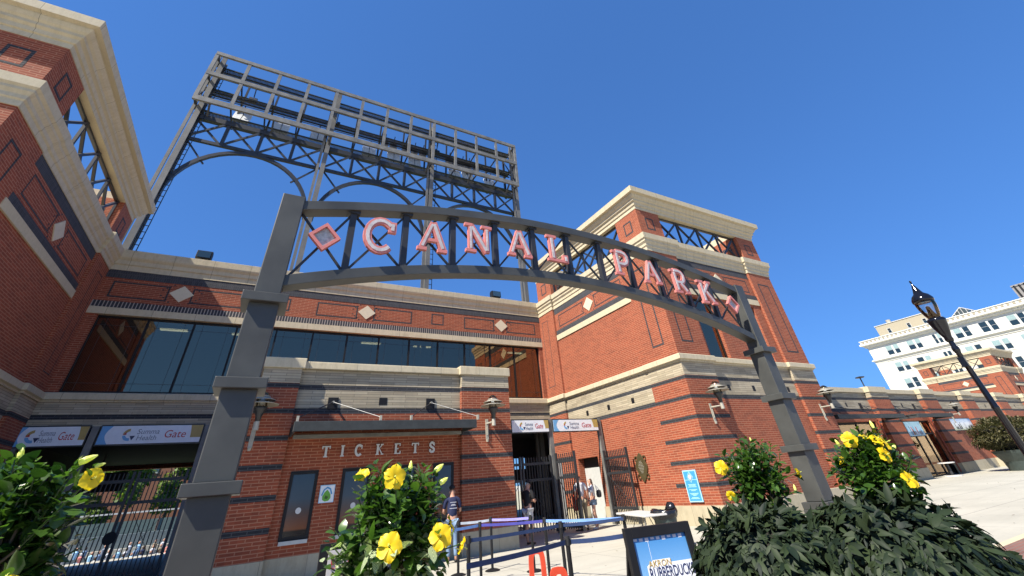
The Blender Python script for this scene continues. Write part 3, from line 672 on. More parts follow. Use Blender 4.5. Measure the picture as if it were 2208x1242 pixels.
for x, ch in zip(mids, seq):
    if ch is None: continue
    zc = (ZU(x)+ZL(x))/2; h = .44; wd = .36
    tilt = 0
    if ch == '*':
        r = .165
        P = [(x-r, zc), (x, zc-r*1.05), (x+r, zc), (x, zc+r*1.05)]
        m = MB(); outer = P; inner = [(x+(a-x)*.72, zc+(b-zc)*.72) for a, b in P]
        fr = lambda a, y, b: (a, y, b)
        for i in range(4):
            j = (i+1) % 4; q = [outer[i], outer[j], inner[j], inner[i]]
            m.prism(q, AY-.045, AY+.01, 'pink_paint')
        do = m.build('diamond_frame', AR); m = MB(); m.prism(inner, AY-.012, AY+.03, 'frosted_face'); m.build('diamond_face', do)
        continue
    m = MB(); inn = MB(); T0 = .095
    for i, s_ in enumerate(strokes(ch)):
        thick = not (len(s_) == 2 and (abs(s_[0][1]-s_[1][1]) < .01) and i > 0) 
        thin = not thick or (ch == 'A' and i == 0)
        if ch == 'C' and i == 1: thin = True
        wst = .046 if not thick else (.070 if (ch == 'A' and i == 0) or (ch == 'N' and i != 1) else T0)
        pts = [(x-wd/2+px*wd, zc-h/2+pz*h) for px, pz in s_]
        m.ribbon(pts, wst, AY-.045-.0012*i, AY+.0, 'pink_paint')
        if wst > .06:
            d = [Vector(p_) for p_ in pts]; 
            if len(d) == 2:
                dd = (d[1]-d[0]).normalized()*.03; pts2 = [tuple(d[0]+dd), tuple(d[1]-dd)]
            else: pts2 = pts
            inn.ribbon(pts2, wst*.42, AY-.0515-.0012*i, AY-.035, 'sign_white')
    lo = m.build('letter_'+ch.lower(), AR, bevel=.003)
    inn.build('letter_face', lo)

# ------------------------------------------------------------------ stadium floodlight tower behind
FT = thing('floodlight_tower', 'huge grey steel floodlight gantry on four columns rising behind the roof', 'floodlight tower', (3.63, 24, 0))
CX = [-7.62, -.12, 7.38, 14.9]; CYY = 24.0; plain('column_grey', (.135, .132, .12), .5, var=.15, scale=1)
for i, x in enumerate(CX):
    m = MB(); m.box(x-.02, x+.26, CYY-.30, CYY-.24, 0, 27.2, 'column_grey'); m.box(x-.02, x+.26, CYY+.24, CYY+.30, 0, 27.2, 'column_grey'); m.box(x+.09, x+.15, CYY-.24, CYY+.24, 0, 27.2, 'column_grey'); m.box(x-.26, x-.1, CYY-.28, CYY-.2, 0, 27.2, 'column_grey')
    m.build('column', FT)
    if i in (0, 2):
        m = MB()
        for k in range(70): m.box(x+.28, x+.52, CYY-.10, CYY-.07, .5+.37*k, .53+.37*k, 'dark_steel')
        m.box(x+.27, x+.30, CYY-.12, CYY-.06, .3, 26.5, 'dark_steel'); m.box(x+.5, x+.53, CYY-.12, CYY-.06, .3, 26.5, 'dark_steel')
        m.build('ladder', FT)
zb, zc_ = 21.76, 19.95
m = MB()
m.box(CX[0], CX[3], CYY-.12, CYY+.12, zb-.17, zb+.17, 'dark_steel')
for i in range(3): m.box(CX[i]+.22, CX[i+1]-.22, CYY-.09, CYY+.09, zc_-.1, zc_+.1, 'dark_steel')
for i in range(3):
    a, b = CX[i], CX[i+1]; n = 4; w_ = (b-a)/n
    for k in range(n+1):
        if 0 < k < n: m.box(a+w_*k-.09, a+w_*k+.09, CYY-.08, CYY+.08, zc_, zb, 'dark_steel')
    for k in range(n):
        m.bar((a+w_*k, CYY-.05, zc_), (a+w_*(k+1), CYY-.05, zb), .11, .11, 'dark_steel'); m.bar((a+w_*k, CYY+.05, zb), (a+w_*(k+1), CYY+.05, zc_), .11, .11, 'dark_steel')
m.build('truss', FT)
for i in range(3):
    a, b = CX[i]+.2, CX[i+1]-.2; c = (a+b)/2; r = (b-a)/2; m = MB()
    pts = [(c-r*math.cos(math.pi*k/24), 15.9+(19.78-15.9)*math.sin(math.pi*k/24)) for k in range(25)]
    m.ribbon(pts, .2, CYY-.1, CYY+.1, 'dark_steel')
    m.bar((a, CYY, zc_-.1), (a+1.25, CYY, 18.35), .09, .09, 'dark_steel'); m.bar((b, CYY, zc_-.1), (b-1.25, CYY, 18.35), .09, .09, 'dark_steel')
    m.build('arch_rib', FT)
FY = 23.2; FX0, FX1 = -7.88, 14.98; ZT, ZM, ZB = 26.87, 24.87, 22.53
m = MB()
for z, h in ((ZT, .28), (ZM, .30), (ZB, .36)): m.box(FX0, FX1, FY-.08, FY+.08, z-h/2, z+h/2, 'grey_steel')
for i in range(13):
    x = FX0+.08+(FX1-FX0-.16)*i/12; m.box(x-.10, x+.10, FY-.06, FY+.06, ZB+.14, ZT-.1, 'grey_steel'); m.box(x-.06, x+.06, 25.3, 25.42, ZB, ZT, 'dark_steel'); m.bar((x, FY, ZM), (x, 25.35, ZM-.1), .08, .1, 'dark_steel'); m.bar((x, FY, ZB), (x, 25.35, ZB), .08, .12, 'dark_steel')
for x in (FX0+.1, FX1-.1):
    for z in (ZT-.05, ZM, ZB): m.bar((x, FY, z), (x, 25.4, z), .12, .16, 'dark_steel')
    m.bar((x, FY, ZB), (x, 25.4, ZT), .08, .08, 'dark_steel'); m.box(x-.08, x+.08, 25.3, 25.45, ZB, ZT, 'dark_steel')
for i in range(7):
    x = FX0+.9+(FX1-FX0-1.8)*i/6; m.bar((x, FY, ZB-.1), (x, CYY-.1, zb+.1), .1, .12, 'dark_steel')
m.build('light_frame', FT)
plain('grating', (.05, .05, .055), .7); plain('lamp_panel', (.62, .64, .64), .35)
for z, ya, yb in ((26.5, 23.95, 24.75), (24.45, 24.05, 24.65), (22.3, 23.9, 24.9)):
    m = MB()
    n = 300
    for k in range(n): 
        x = FX0+.2+(FX1-FX0-.4)*k/(n-1); m.box(x-.026, x+.026, ya, yb, z-.02, z+.02, 'grating')
    for y in (ya, (ya+yb)/2, yb): m.box(FX0, FX1, y-.05, y+.05, z-.09, z-.022, 'dark_steel')
    m.build('walkway', FT)
m = MB()
for z in (22.9, 23.5, 24.9, 25.5, 26.8): m.box(FX0, FX1, 25.35, 25.4, z-.02, z+.02, 'dark_steel')
m.build('handrail', FT)
def flood(x, z, mat, tw=1.0, th=1.25, tilt=.35, y=25.3):
    m = MB(); c = Vector((x, y, z)); up = Vector((0, math.sin(tilt), math.cos(tilt))); out = Vector((0, -math.cos(tilt), math.sin(tilt)))
    for k in range(2):
        o_ = c+Vector(((k-.5)*tw*.52, 0, 0)); m.bar(o_-up*th/2, o_+up*th/2, tw*.47, .16, mat)
    m.bar(c+out*-.12-up*th*.4, c+out*-.12+up*th*.45, .08, .08, 'dark_steel'); m.bar(c+Vector((0, 0, .3)), c+Vector((0, -.3, .9)), .06, .06, 'dark_steel')
    m.build('floodlight', FT)
for x in (-5.6, -3.2, -.8, 2.9, 4.8, 6.5, 10.0, 11.2, 13.3): flood(x, 23.75+random.uniform(-.15, .15), 'lamp_panel')
for x in (3.9, 4.6, 5.6, 6.3, 7.0, 9.3, 9.9, 10.5, 11.1, 11.8): flood(x, 24.4, 'far_grey', .55, .8, .1, 24.9)
for x in (-5.2, 0.2, 8.0): flood(x, 24.6, 'dark_steel', .5, .5, .2, 24.3)

# black roof lights along the coping
for x, l in ((-3.9, 'small black flood lamp on the roof edge beside the tall shaded tower'), (3.6, 'small black flood lamp on the roof edge under the left end of the arch'), (11.15, 'small black flood lamp on the roof edge nearest the sunlit tower')):
    r = thing('roof_light', l, 'roof light', (x, 21.3, 11.1), 'black lamps along the roof edge')
    m = MB(); pr_ = [(-.16, -.2), (.12, -.22), (.2, -.05), (.2, .12), (.1, .2), (-.12, .18)]
    m.prism([(a, b) for a, b in pr_], x-.3, x+.3, 'black_metal', lambda a, y, b: (y, 21.25+a, 11.42+b)); m.build('housing', r, bevel=.01)
    m = MB(); m.box(x-.03, x+.03, 21.22, 21.3, 11.08, 11.25, 'black_metal'); m.build('bracket', r)
    m = MB(); m.prism([(-.17, -.17), (-.165, -.17), (-.125, .15), (-.13, .15)], x-.25, x+.25, 'bright_glass', lambda a, y, b: (y, 21.245+a, 11.42+b)); m.build('lens', r)

# ------------------------------------------------------------------ gate signs
def gate_sign(x0, x1, y, z0, z1, label, left_blue=True):
    r = thing('gate_sign', label, 'sign', ((x0+x1)/2, y, z0), 'banner signs over the gates')
    m = MB(); m.box(x0-.03, x1+.03, y, y+.08, z0-.04, z1+.04, 'dark_steel'); m.build('board', r)
    m = MB(); m.box(x0, x1, y-.008, y, z0, z1, 'panel_white'); m.build('panel', r)
    H = z1-z0; W_ = x1-x0; yy = y-.008
    if left_blue:
        m = MB(); arc = [(x0+.62*W_/3*.9+.16*H*math.cos(a)-.18, z0+H/2+H*.62*math.sin(a)) for a in (math.radians(-54+12*k) for k in range(10))]
        pts = [(x0, z0)]+[(x0+.30+.14*math.cos(math.pi*(k/8-.5))*-1, z0+H*k/8) for k in range(9)]+[(x0, z1)]
        m.prism(pts, yy-.003, yy, 'blue_vinyl'); m.build('blue_panel', r)
    m = MB(); gw = .13*W_; pts = [(x1, z1), (x1-gw, z1)]+[(x1-gw+.06*math.sin(k/6*1.5), z1-H*.72*k/6) for k in range(1, 7)]+[(x1, z1-H*.72)]
    m.prism(pts, yy-.003, yy, 'gold_vinyl'); m.build('gold_panel', r)
    pl_ = lambda cx, cz: (lambda a, b, c: (cx+a, yy-.004-c*.5, cz+b))
    cx = x0+W_*.345; cz = z0+H*.5
    flat_text('Summa', H*.42, 'grey_vinyl', pl_(cx, cz+H*.15), name='lettering', parent=r, shear=.1, align='LEFT', fit=.215*W_)
    flat_text('Health', H*.40, 'grey_vinyl', pl_(cx+.03, cz-H*.20), name='lettering', parent=r, shear=.1, align='LEFT', fit=.19*W_)
    flat_text('Gate', H*.62, 'red_vinyl', pl_(x0+W_*.615, cz-.01), name='lettering', parent=r, shear=.1, align='LEFT', fit=.215*W_)
    m = MB(); lx = x0+W_*.28; R1, R2 = H*.34, H*.19
    for a0, a1, mat in ((95, 175, 'gold_vinyl'), (190, 285, 'blue_vinyl')):
        ar = [math.radians(a0+(a1-a0)*k/8) for k in range(9)]
        m.prism([(lx+R1*math.cos(a), cz+R1*math.sin(a)) for a in ar]+[(lx+R2*math.cos(a), cz+R2*math.sin(a)) for a in reversed(ar)], yy-.004, yy, mat)
    m.prism([(lx-R1, cz-.01), (lx-R1*.55, cz+R1*.45), (lx-R1*.45, cz)], yy-.005, yy-.001, 'red_vinyl')
    m.prism([(lx+.02, cz-R1*.2), (lx+R1*.9, cz-R1*.2), (lx+R1*.55, cz-R1*.95)], yy-.005, yy-.001, 'navy_vinyl')
    m.build('emblem', r)
    return r
gate_sign(-7.95+1.0, -5.12, 21.0, 3.86, 4.42, 'Summa Health Gate banner cut off by the left edge of the photo')
gate_sign(-4.78, -1.83, 21.0, 3.86, 4.42, 'Summa Health Gate banner between the shaded tower and the left arch pillar')
gate_sign(9.3, 11.12, 16.9, 3.44, 3.88, 'Summa Health Gate banner above the dark gate opening beside the ticket booth', False)
gate_sign(11.38, 13.85, 16.9, 3.44, 3.88, 'Summa Health Gate banner joining the sunlit brick tower wall')

# gate frames and leaves
def gate_frame(name, posts, y, ztop, label):
    r = thing(name, label, 'gate frame', ((posts[0]+posts[-1])/2, y, 0))
    for x in posts:
        m = MB(); m.box(x-.1, x+.1, y-.05, y+.1, 0, ztop, 'grey_steel'); m.build('post', r, bevel=.005)
    m = MB(); m.box(posts[0]+.1, posts[-1]-.1, y+.1, y+.18, ztop-.08, ztop, 'grey_steel'); m.build('head_rail', r)
    return r
gate_frame('portal', [-6.8, -4.95, -1.68], 21.05, 4.42, 'grey steel posts framing the left gate openings')
gate_frame('portal', [8.2, 11.25, 14.0], 17.0, 3.92, 'grey steel posts framing the right gate beside the ticket booth')
def gate_leaf(p, q, z0, z1, label, rails, lock=None, group='picket gate leaves', brace=True, post=True):
    P = Vector((*p, 0)); Q = Vector((*q, 0)); d = (Q-P); L = d.length; d.normalize(); nrm = Vector((-d.y, d.x, 0))
    r = thing('metal_gate', label, 'gate', tuple((P+Q)/2), group)
    at_ = lambda s, z, o=0: tuple(P+d*s+nrm*o+Vector((0, 0, z)))
    m = MB()
    for s in (.04, L-.04): m.bar(at_(s, z0), at_(s, z1+.02), .08, .08, 'dark_steel')
    for z in rails: m.bar(at_(.08, z), at_(L-.08, z), .06, .09, 'dark_steel')
    m.build('frame', r)
    m = MB(); n = max(3, int((L-.16)/.115))
    for k in range(1, n): s = .08+(L-.16)*k/n; m.bar(at_(s, z0+.05), at_(s, z1-.02), .028, .028, 'dark_steel')
    m.build('pickets', r).name = 'picket_infill'
    if brace:
        m = MB(); zs = sorted(rails); a, b = zs[0], zs[1]
        m.bar(at_(.08, a, -.03), at_(L-.08, b, -.03), .025, .012, 'dark_steel'); m.bar(at_(.08, b, -.045), at_(L-.08, a, -.045), .025, .012, 'dark_steel'); m.build('brace', r)
    if lock:
        m = MB(); m.tube(at_(lock, 1.22, -.09), at_(lock, 1.22, .03), .17, .17, 'black_metal', 16); m.build('lock_plate', r)
    return r
gate_leaf((-4.84, 21.1), (-3.36, 21.1), .06, 3.0, 'left leaf of the tall dark picket gate, round lock plate at its edge', [.18, 2.13, 2.75], lock=1.42)
gate_leaf((-3.3, 21.1), (-1.84, 21.1), .06, 3.0, 'right leaf of the tall dark picket gate next to the left arch pillar', [.18, 2.13, 2.75])
gate_leaf((-6.7, 21.1), (-5.06, 21.1), .06, 3.0, 'dark picket gate leaf mostly hidden behind the leftmost hibiscus', [.18, 2.13, 2.75])
gate_leaf((8.3, 17.0), (9.65, 17.0), .06, 2.55, 'closed picket gate leaf behind the man in black, touching the ticket booth', [.2, 1.75, 2.3])
gate_leaf((9.7, 17.0), (11.12, 17.0), .06, 2.55, 'closed picket gate leaf left of the middle post, crossed by thin braces', [.2, 1.75, 2.3])
gate_leaf((11.3, 16.9), (11.47, 15.75), .06, 2.6, 'picket gate leaf swung open toward the plaza in bright sun', [.2, 1.75, 2.3])
gate_leaf((13.9, 16.9), (13.75, 15.2), .06, 2.6, 'picket gate leaf folded back against the sunlit brick wall', [.55, 1.75, 2.3])
# door recess in the tower wall with a pale door
d_ = thing('door', 'pale grey service door set in the brick tower wall behind the woman', 'door', (14.6, 18.5, 0))
m = MB(); m.box(14.5, 14.56, 17.72, 19.24, .01, 2.05, 'off_white'); m.build('door_leaf', d_)
m = MB(); m.box(14.46, 14.5, 17.85, 17.9, .98, 1.12, 'zinc'); m.build('handle', d_)
m = MB(); m.box(14.52, 14.6, 17.72, 19.24, 2.05, 2.46, 'interior_dark'); m.build('head_panel', d_)

# ------------------------------------------------------------------ things through the left gate: stands, crowd, trees, brick block
m = MB()
for k in range(10): m.box(-45, 8, 62+1.0*k, 63+1.0*k, -6, -4.6+.42*k, 'seat_plastic' if k % 3 else 'concrete')
m.box(-45, 8, 72, 74, -6, .4, 'seat_plastic')
gs = m.build('grandstand'); fix_origin(gs); tag(gs, 'far concrete seating steps seen low through the left gate', 'grandstand')
m = MB(); rnd = random.Random(3)
mats_ = ['white_cloth', 'navy_cloth', 'pink_paint', 'khaki_cloth', 'denim', 'grey_vinyl', 'white_plastic', 'white_cloth', 'pale_blue']
for k in range(9):
    for i in range(56):
        if rnd.random() < .15: continue
        x = -36+i*.72+rnd.uniform(-.1, .1); y = 62.3+k; z = -4.6+.42*k
        m.lathe((x, y, z), [(.16, 0), (.2, .3), (.23, .55), (.1, .66)], rnd.choice(mats_), 6); m.lathe((x, y, z+.66), [(.05, 0), (.11, .1), (.1, .22), (0, .28)], rnd.choice(['skin', 'skin', 'brown_hair', 'white_cloth']), 6)
cr_ = m.build('spectators'); cr_['kind'] = 'stuff'; tag(cr_, 'rows of seated spectators seen far off through the left gate', 'crowd')
m = MB()
for x in range(-44, 8, 4): m.box(x+.1, x+3.9, 74.2, 74.3, .2, 1.6, 'teal_panel'); m.box(x-.05, x+.05, 74.1, 74.4, 0, 2.4, 'white_plastic')
m.box(-45, 8, 74.1, 74.35, 2.3, 2.45, 'white_plastic')
fn_ = m.build('fence'); fix_origin(fn_); tag(fn_, 'teal windscreen fence behind the far stand, seen through the left gate', 'fence')
fb = thing('brick_block', 'distant red brick block with teal windows seen through the left gate', 'building', (-25, 112, 0))
m = MB(); m.box(-75, 20, 110, 125, 0, 22, 'terracotta'); m.build('wall', fb)
for z in (8.5, 12.5):
    for i in range(20):
        m = MB(); x = -66+i*3.6; m.box(x, x+1.3, 109.9, 109.98, z, z+2.1, 'bright_glass'); m.box(x-.1, x+1.4, 109.85, 109.97, z-.15, z, 'off_white'); m.build('window', fb)
def tree(name, x, y, z0, h, r, label, mat='tree_leaf', seed=0, group=None, trunk=.25, lf=.35, n=3200, base=.12):
    rn = random.Random(seed); t_ = thing(name, label, 'tree', (x, y, z0), group)
    m = MB(); m.tube((x, y, z0), (x+rn.uniform(-.2, .2), y, z0+h*.55), trunk, trunk*.45, 'bark', 10)
    for k in range(7):
        a = rn.uniform(0, 6.28); zz = z0+h*rn.uniform(.25, .5); m.tube((x, y, zz), (x+r*.6*math.cos(a), y+r*.6*math.sin(a), zz+h*.25), trunk*.4, trunk*.1, 'bark', 6)
    m.build('trunk', t_, smooth=True)
    m = MB(); cl_ = [(rn.uniform(-.6, .6)*r, rn.uniform(-.6, .6)*r, h*rn.uniform(base+.1, .92), r*rn.uniform(.3, .5)) for _ in range(16)]
    for k in range(n):
        cx, cy, cz, cr = rn.choice(cl_); v = Vector((rn.gauss(0, 1), rn.gauss(0, 1), rn.gauss(0, 1))).normalized()*cr*rn.uniform(.6, 1.05)
        c = Vector((x+cx, y+cy, z0+cz))+v; a = Vector((rn.gauss(0, 1), rn.gauss(0, 1), rn.gauss(0, .6))).normalized(); b = a.cross(Vector((rn.gauss(0, 1), rn.gauss(0, 1), rn.gauss(0, 1)))).normalized(); s = lf*rn.uniform(.6, 1.2)
        m.face([c-a*s, c+b*s*.5, c+a*s, c-b*s*.5], mat)
    m.build('crown', t_); return t_
for i, (x, y, h, r) in enumerate(((-22.5, 84, 12, 2.6), (-13.2, 82, 12.5, 3.2), (-8.8, 86, 13, 2.8), (-18, 92, 8, 2.5))):
    tree('columnar_tree', x, y, 0, h, r, ['yellow green tree left of the picket gate stile, far behind the stand', 'broad bright green tree filling the right gate leaf, beyond the stand', 'tall green tree nearest the left arch pillar, beyond the stand', 'low tree behind the far stand'][i], seed=i, group='trees beyond the ballpark')
tree('columnar_tree', 32, 70, -1, 11, 3.5, 'small patch of green tree seen through the dark right gate', seed=9, group='trees beyond the ballpark')

# ------------------------------------------------------------------ shop wing on the right
SW = thing('shop_wing', 'long low brick shop wing with cream parapet receding to the right', 'building', (60, 14.7, 0))
SY = 14.7; RS = 14.95; SX0, SX1 = 23.5, 130
pil = [(35.6, 38.0), (43.3, 45.7), (50.8, 53.1), (58.6, 60.9), (66.3, 68.6), (74, 76.3), (81.7, 84), (89.4, 91.7), (97.1, 99.4)]
m = MB()
op = [(28.2, 35.2, 3.28), (38.6, 43.0, 3.26), (61.2, 65.9, 3.4)]
cur = SX0
for a, b, z in op:
    m.box(cur, a, RS, RS+.3, 0, 3.86, 'red_brick'); m.box(a, b, RS, RS+.3, z, 3.86, 'red_brick'); cur = b
m.box(cur, SX1, RS, RS+.3, 0, 3.86, 'red_brick'); m.box(SX0, SX1, RS+6, RS+6.3, 0, 5, 'red_brick'); m.box(SX0, SX1, RS+.3, RS+6, 4.9, 5.0, 'far_grey')
m.build('wall', SW)
m = MB(); m.box(SX0, SX1, RS-.004, RS+.3, 4.02, 4.53, 'stone_course'); m.box(SX0, SX1, RS-.004, RS+.3, 4.68, 5.0, 'stone_course'); m.box(SX0, SX1, RS, RS+.3, 4.53, 4.68, 'dark_brick'); m.box(SX0, SX1, RS, RS+.3, 3.86, 4.02, 'dark_brick'); m.build('stone_course', SW)
m = MB(); m.box(SX0, SX1, RS-.1, RS+.4, 5.0, 5.27, 'limestone'); m.build('parapet_cap', SW)
m = MB()
cur = SX0
for a, b, z in op:
    m.box(cur, a, RS-.03, RS+.3, 0, .6, 'plinth_stone'); cur = b
m.box(cur, SX1, RS-.03, RS+.3, 0, .6, 'plinth_stone'); m.build('plinth', SW)
for a, b in pil:
    m = MB(); m.box(a, b, SY-.08, RS+.05, .6, 4.69, 'banded_brick'); m.box(a, b, SY-.09, RS+.05, 4.69, 5.0, 'stone_course'); m.box(a-.05, b+.05, SY-.16, RS+.35, 5.0, 5.34, 'limestone'); m.box(a-.02, b+.02, SY-.11, RS+.05, 0, .6, 'plinth_stone'); m.build('pilaster', SW)
for x in (32.6, 40.2, 49.4, 56, 63.5, 71, 79): m = MB(); m.box(x-.09, x+.09, RS-.012, RS, 4.15, 4.38, 'black_metal'); m.build('vent_grille', SW)
for (a, b, z) in op[:2]:
    m = MB(); n = 3 if a < 30 else 3
    for k in range(n+1): x = a+(b-a)*k/n; m.box(x-.06, x+.06, RS+.1, RS+.2, .0, z, 'black_metal')
    for zz in (.05, 2.45, z-.06): m.box(a, b, RS+.11, RS+.19, zz-.05, zz+.05, 'black_metal')
    fo = m.build('shop_window', SW); m = MB(); m.box(a, b, RS+.14, RS+.15, 0, z, 'window_glass'); m.build('pane', fo)
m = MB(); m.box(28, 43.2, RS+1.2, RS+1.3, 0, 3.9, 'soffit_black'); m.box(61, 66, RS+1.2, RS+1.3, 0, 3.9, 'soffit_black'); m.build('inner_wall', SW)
def canopy(x0, x1, plates):
    m = MB(); y = 13.5
    m.box(x0, x1, y, y+.06, 3.3, 3.52, 'canopy_steel'); m.box(x0, x0+.06, y+.06, RS, 3.3, 3.52, 'canopy_steel'); m.box(x1-.06, x1, y+.06, SY-.1, 3.3, 3.52, 'canopy_steel'); m.box(x0, x1, y+.06, SY, 3.42, 3.46, 'canopy_steel')
    co = m.build('canopy', SW)
    for x in plates:
        m = MB(); m.box(x-.15, x+.15, RS-.035, RS, 4.05, 4.36, 'black_metal'); m.build('anchor_plate', co)
        for dx in (-1.6, 1.6): m = MB(); m.tube((x, RS-.1, 4.2), (x+dx, y+.1, 3.6), .02, .02, 'dark_steel', 6); m.build('tie_rod', co)
canopy(28.0, 35.95, (30.2, 34.3)); canopy(37.8, 43.4, (38.6, 41.95))
# poles supporting shop edges (red downpipes)
plain('red_pipe', (.25, .05, .03), .4)
for x in (35.3, 43.15):
    m = MB(); m.tube((x, RS-.12, .1), (x, RS-.12, 3.4), .05, .05, 'red_pipe', 8); m.build('downpipe', SW)
def framed(x0, x1, y, z0, z1, nm, label, cat, mats):
    r = thing(nm, label, cat, ((x0+x1)/2, y, z0)); m = MB(); m.box(x0-.05, x1+.05, y, y+.04, z0-.05, z1+.05, 'dark_steel'); m.build('frame', r)
    m = MB(); m.box(x0, x1, y-.012, y, z0, z1, mats[0]); rn = random.Random(5)
    for k in range(16):
        cx = rn.uniform(x0+.2, x1-.3); w_ = (x1-x0)*rn.uniform(.02, .07); h_ = (z1-z0)*rn.uniform(.2, .75)
        m.prism([(cx, z0+.05), (cx+w_, z0+.05), (cx+w_*.9, z0+h_), (cx+w_*.1, z0+h_)], y-.014-.0006*k, y-.0125, rn.choice(mats[1:]))
    m.build('print', r); return r
framed(46.3, 50.4, RS-.06, 2.55, 3.3, 'poster', 'wide city skyline poster on the shop wing brick wall', 'poster', ['city_poster', 'white_cloth', 'dark_steel', 'far_grey', 'bin_green'])
framed(38.9, 41.3, RS-.0, 2.35, 3.2, 'poster', 'team photo poster above the shop doors', 'poster', ['pale_blue', 'red_vinyl', 'khaki_cloth', 'white_cloth', 'sign_blue'])
m = MB(); m.tube((39.8, 14.2, 0), (39.8, 14.2, .06), .5, .5, 'white_plastic', 20); m.tube((39.8, 14.2, .06), (39.8, 14.2, .7), .08, .08, 'dark_steel', 10); m.tube((39.8, 14.2, .7), (39.8, 14.2, .76), .45, .45, 'white_plastic', 24)
o = m.build('cafe_table'); fix_origin(o); tag(o, 'small round white table by the shop doors', 'table')
# thin mast lamp behind the wing roof
r = thing('mast_light', 'thin mast light standing up behind the shop wing roof', 'street light', (54.5, 22.5, 0)); m = MB(); m.tube((54.5, 22.5, 0), (54.5, 22.5, 8.1), .09, .06, 'dark_steel', 8); m.build('pole', r)
m = MB(); m.lathe((54.5, 22.5, 8.1), [(.05, 0), (.4, .06), (.42, .14), (.1, .2), (0, .2)], 'dark_steel', 16); m.build('lamp_head', r)

# ------------------------------------------------------------------ white office block
OB = thing('office_block', 'large white stone office block with paired windows at the far right', 'building', (150, 20, 0))
X = 142.; m = MB(); m.box(X, X+30, -40, 53.3, 0, 25.2, 'white_stone'); m.build('wall', OB)
m = MB()
for prof in ([(-1, 25.1), (.35, 25.1), (.5, 25.35), (.5, 25.5), (1.1, 25.7), (1.15, 26.1), (.8, 26.2), (.8, 26.75), (.95, 26.8), (.9, 26.95), (-1, 27.0)], [(-.5, 21.35), (.15, 21.4), (.45, 21.65), (.45, 21.85), (.1, 22.0), (-.5, 22.05)], [(-.5, 20.95), (.12, 21.0), (.12, 21.1), (-.5, 21.12)]):
    m.ring(X, X+30, -40, 53.3, prof, 'white_stone')
for y in range(-40, 54): m.box(X-1.0, X-.82, y+.1, y+.55, 26.25, 26.6, 'tan_stone')
for y in range(-40, 54, 1): m.box(X-.5, X, y+.2, y+.45, 25.45, 25.65, 'tan_stone')
m.build('cornice', OB)
m = MB(); m.box(X+1.5, X+12, 38, 49.6, 26.9, 29.9, 'tan_stone'); m.box(X+1.35, X+12.1, 37.9, 49.75, 29.9, 30.02, 'white_stone'); po = m.build('penthouse', OB)
for y in (46.9, 42.4, 38.9):
    f = MB(); f.box(X+1.44, X+1.5, y-.42, y+.42, 27.5, 28.75, 'off_white'); f.box(X+1.42, X+1.44, y-.32, y+.32, 27.6, 28.2, 'bright_glass'); f.box(X+1.42, X+1.44, y-.32, y+.32, 28.25, 28.65, 'black_metal'); f.build('window', po)
m = MB(); m.tube((X+6, 47.5, 30.0), (X+6, 47.5, 31.6), .55, .55, 'zinc', 14); m.build('roof_tank', OB)
def owin(y0, y1, z0, z1):
    f = MB(); f.box(X-.06, X+.02, y0-.12, y1+.12, z0-.22, z0, 'white_stone'); f.box(X-.02, X+.01, y0, y1, z0, z1, 'off_white')
    fo = f.build('window', OB); p = MB(); s = random.random(); zm = z0+(z1-z0)*.5
    p.box(X-.05, X-.02, y0+.08, y1-.08, z0+.08, zm-.04, 'bright_glass'); p.box(X-.05, X-.02, y0+.08, y1-.08, zm+.04, z1-.08, 'pale_blind' if s < .45 else 'bright_glass'); p.build('pane', fo)
plain('pale_blind', (.24, .34, .34), .5)
for zt in (24.5, 20.33, 16.4, 12.4):
    for k, yc in enumerate((49.45, 44.6, 39.2, 34.9, 30.1, 25.2, 20.3, 15.4)):
        if yc == 39.2: owin(38.4, 39.1, zt-2.25, zt); owin(37.5, 38.25, zt-2.25, zt); continue
        owin(yc-1.45, yc, zt-2.25, zt); owin(yc-2.9, yc-1.75, zt-2.25, zt)
# sloping rusticated courses
m = MB()
for z in [20.9-.45*k for k in range(20)]: m.box(X-.03, X, -39.9, 50.2, z-.02, z+.0, 'tan_stone')
m.box(X-.12, X, 50.6, 53.2, 8, 20.9, 'white_stone'); m.build('rustication', OB)
m = MB(); m.face([(X+2, 34.4, 27), (X+2, 28.8, 27), (X+2, 31.5, 29.0)], 'bright_glass'); m.face([(X+2, 28.8, 27), (X+8, 28.8, 27), (X+8, 31.5, 29.0), (X+2, 31.5, 29.0)], 'bright_glass'); m.face([(X+2, 34.4, 27), (X+2, 31.5, 29), (X+8, 31.5, 29), (X+8, 34.4, 27)], 'bright_glass')
for y, z in ((34.0, 27.3), (33.1, 27.95), (32.2, 28.55), (31.5, 29.0), (30.7, 28.4), (29.9, 27.8)): m.bar((X+1.97, y, 27), (X+1.97, y, z), .12, .08, 'white_plastic')
m.bar((X+1.97, 34.5, 27), (X+1.97, 31.5, 29.05), .14, .12, 'white_plastic'); m.bar((X+1.97, 31.5, 29.05), (X+1.97, 28.7, 27), .14, .12, 'white_plastic'); m.build('skylight', OB)
ft_ = thing('high_rise', 'grey ribbed rooftop tower peeking over the office block at the right edge', 'building', (190, 24, 0))
m = MB(); m.box(180, 200, 10, 26.8, 0, 37.4, 'far_grey')
for k in range(16): m.box(179.8, 180, 10.2+k*1.05, 10.6+k*1.05, 30, 37.4, 'black_metal')
m.box(179.8, 180.0, 10, 26.8, 37.2, 37.6, 'far_grey'); m.build('wall', ft_)
m = MB()
for k in range(5): m.tube((184, 14+k*2.0, 37.4), (184, 14+k*2.0, 41.5+(k % 3)), .1, .05, 'zinc', 6)
for k in range(4): m.bar((184, 14+k*2.0, 38), (184, 16+k*2.0, 41), .1, .1, 'zinc'); m.bar((184, 14+k*2.0, 41), (184, 16+k*2.0, 38), .1, .1, 'zinc')
m.build('antenna', ft_)

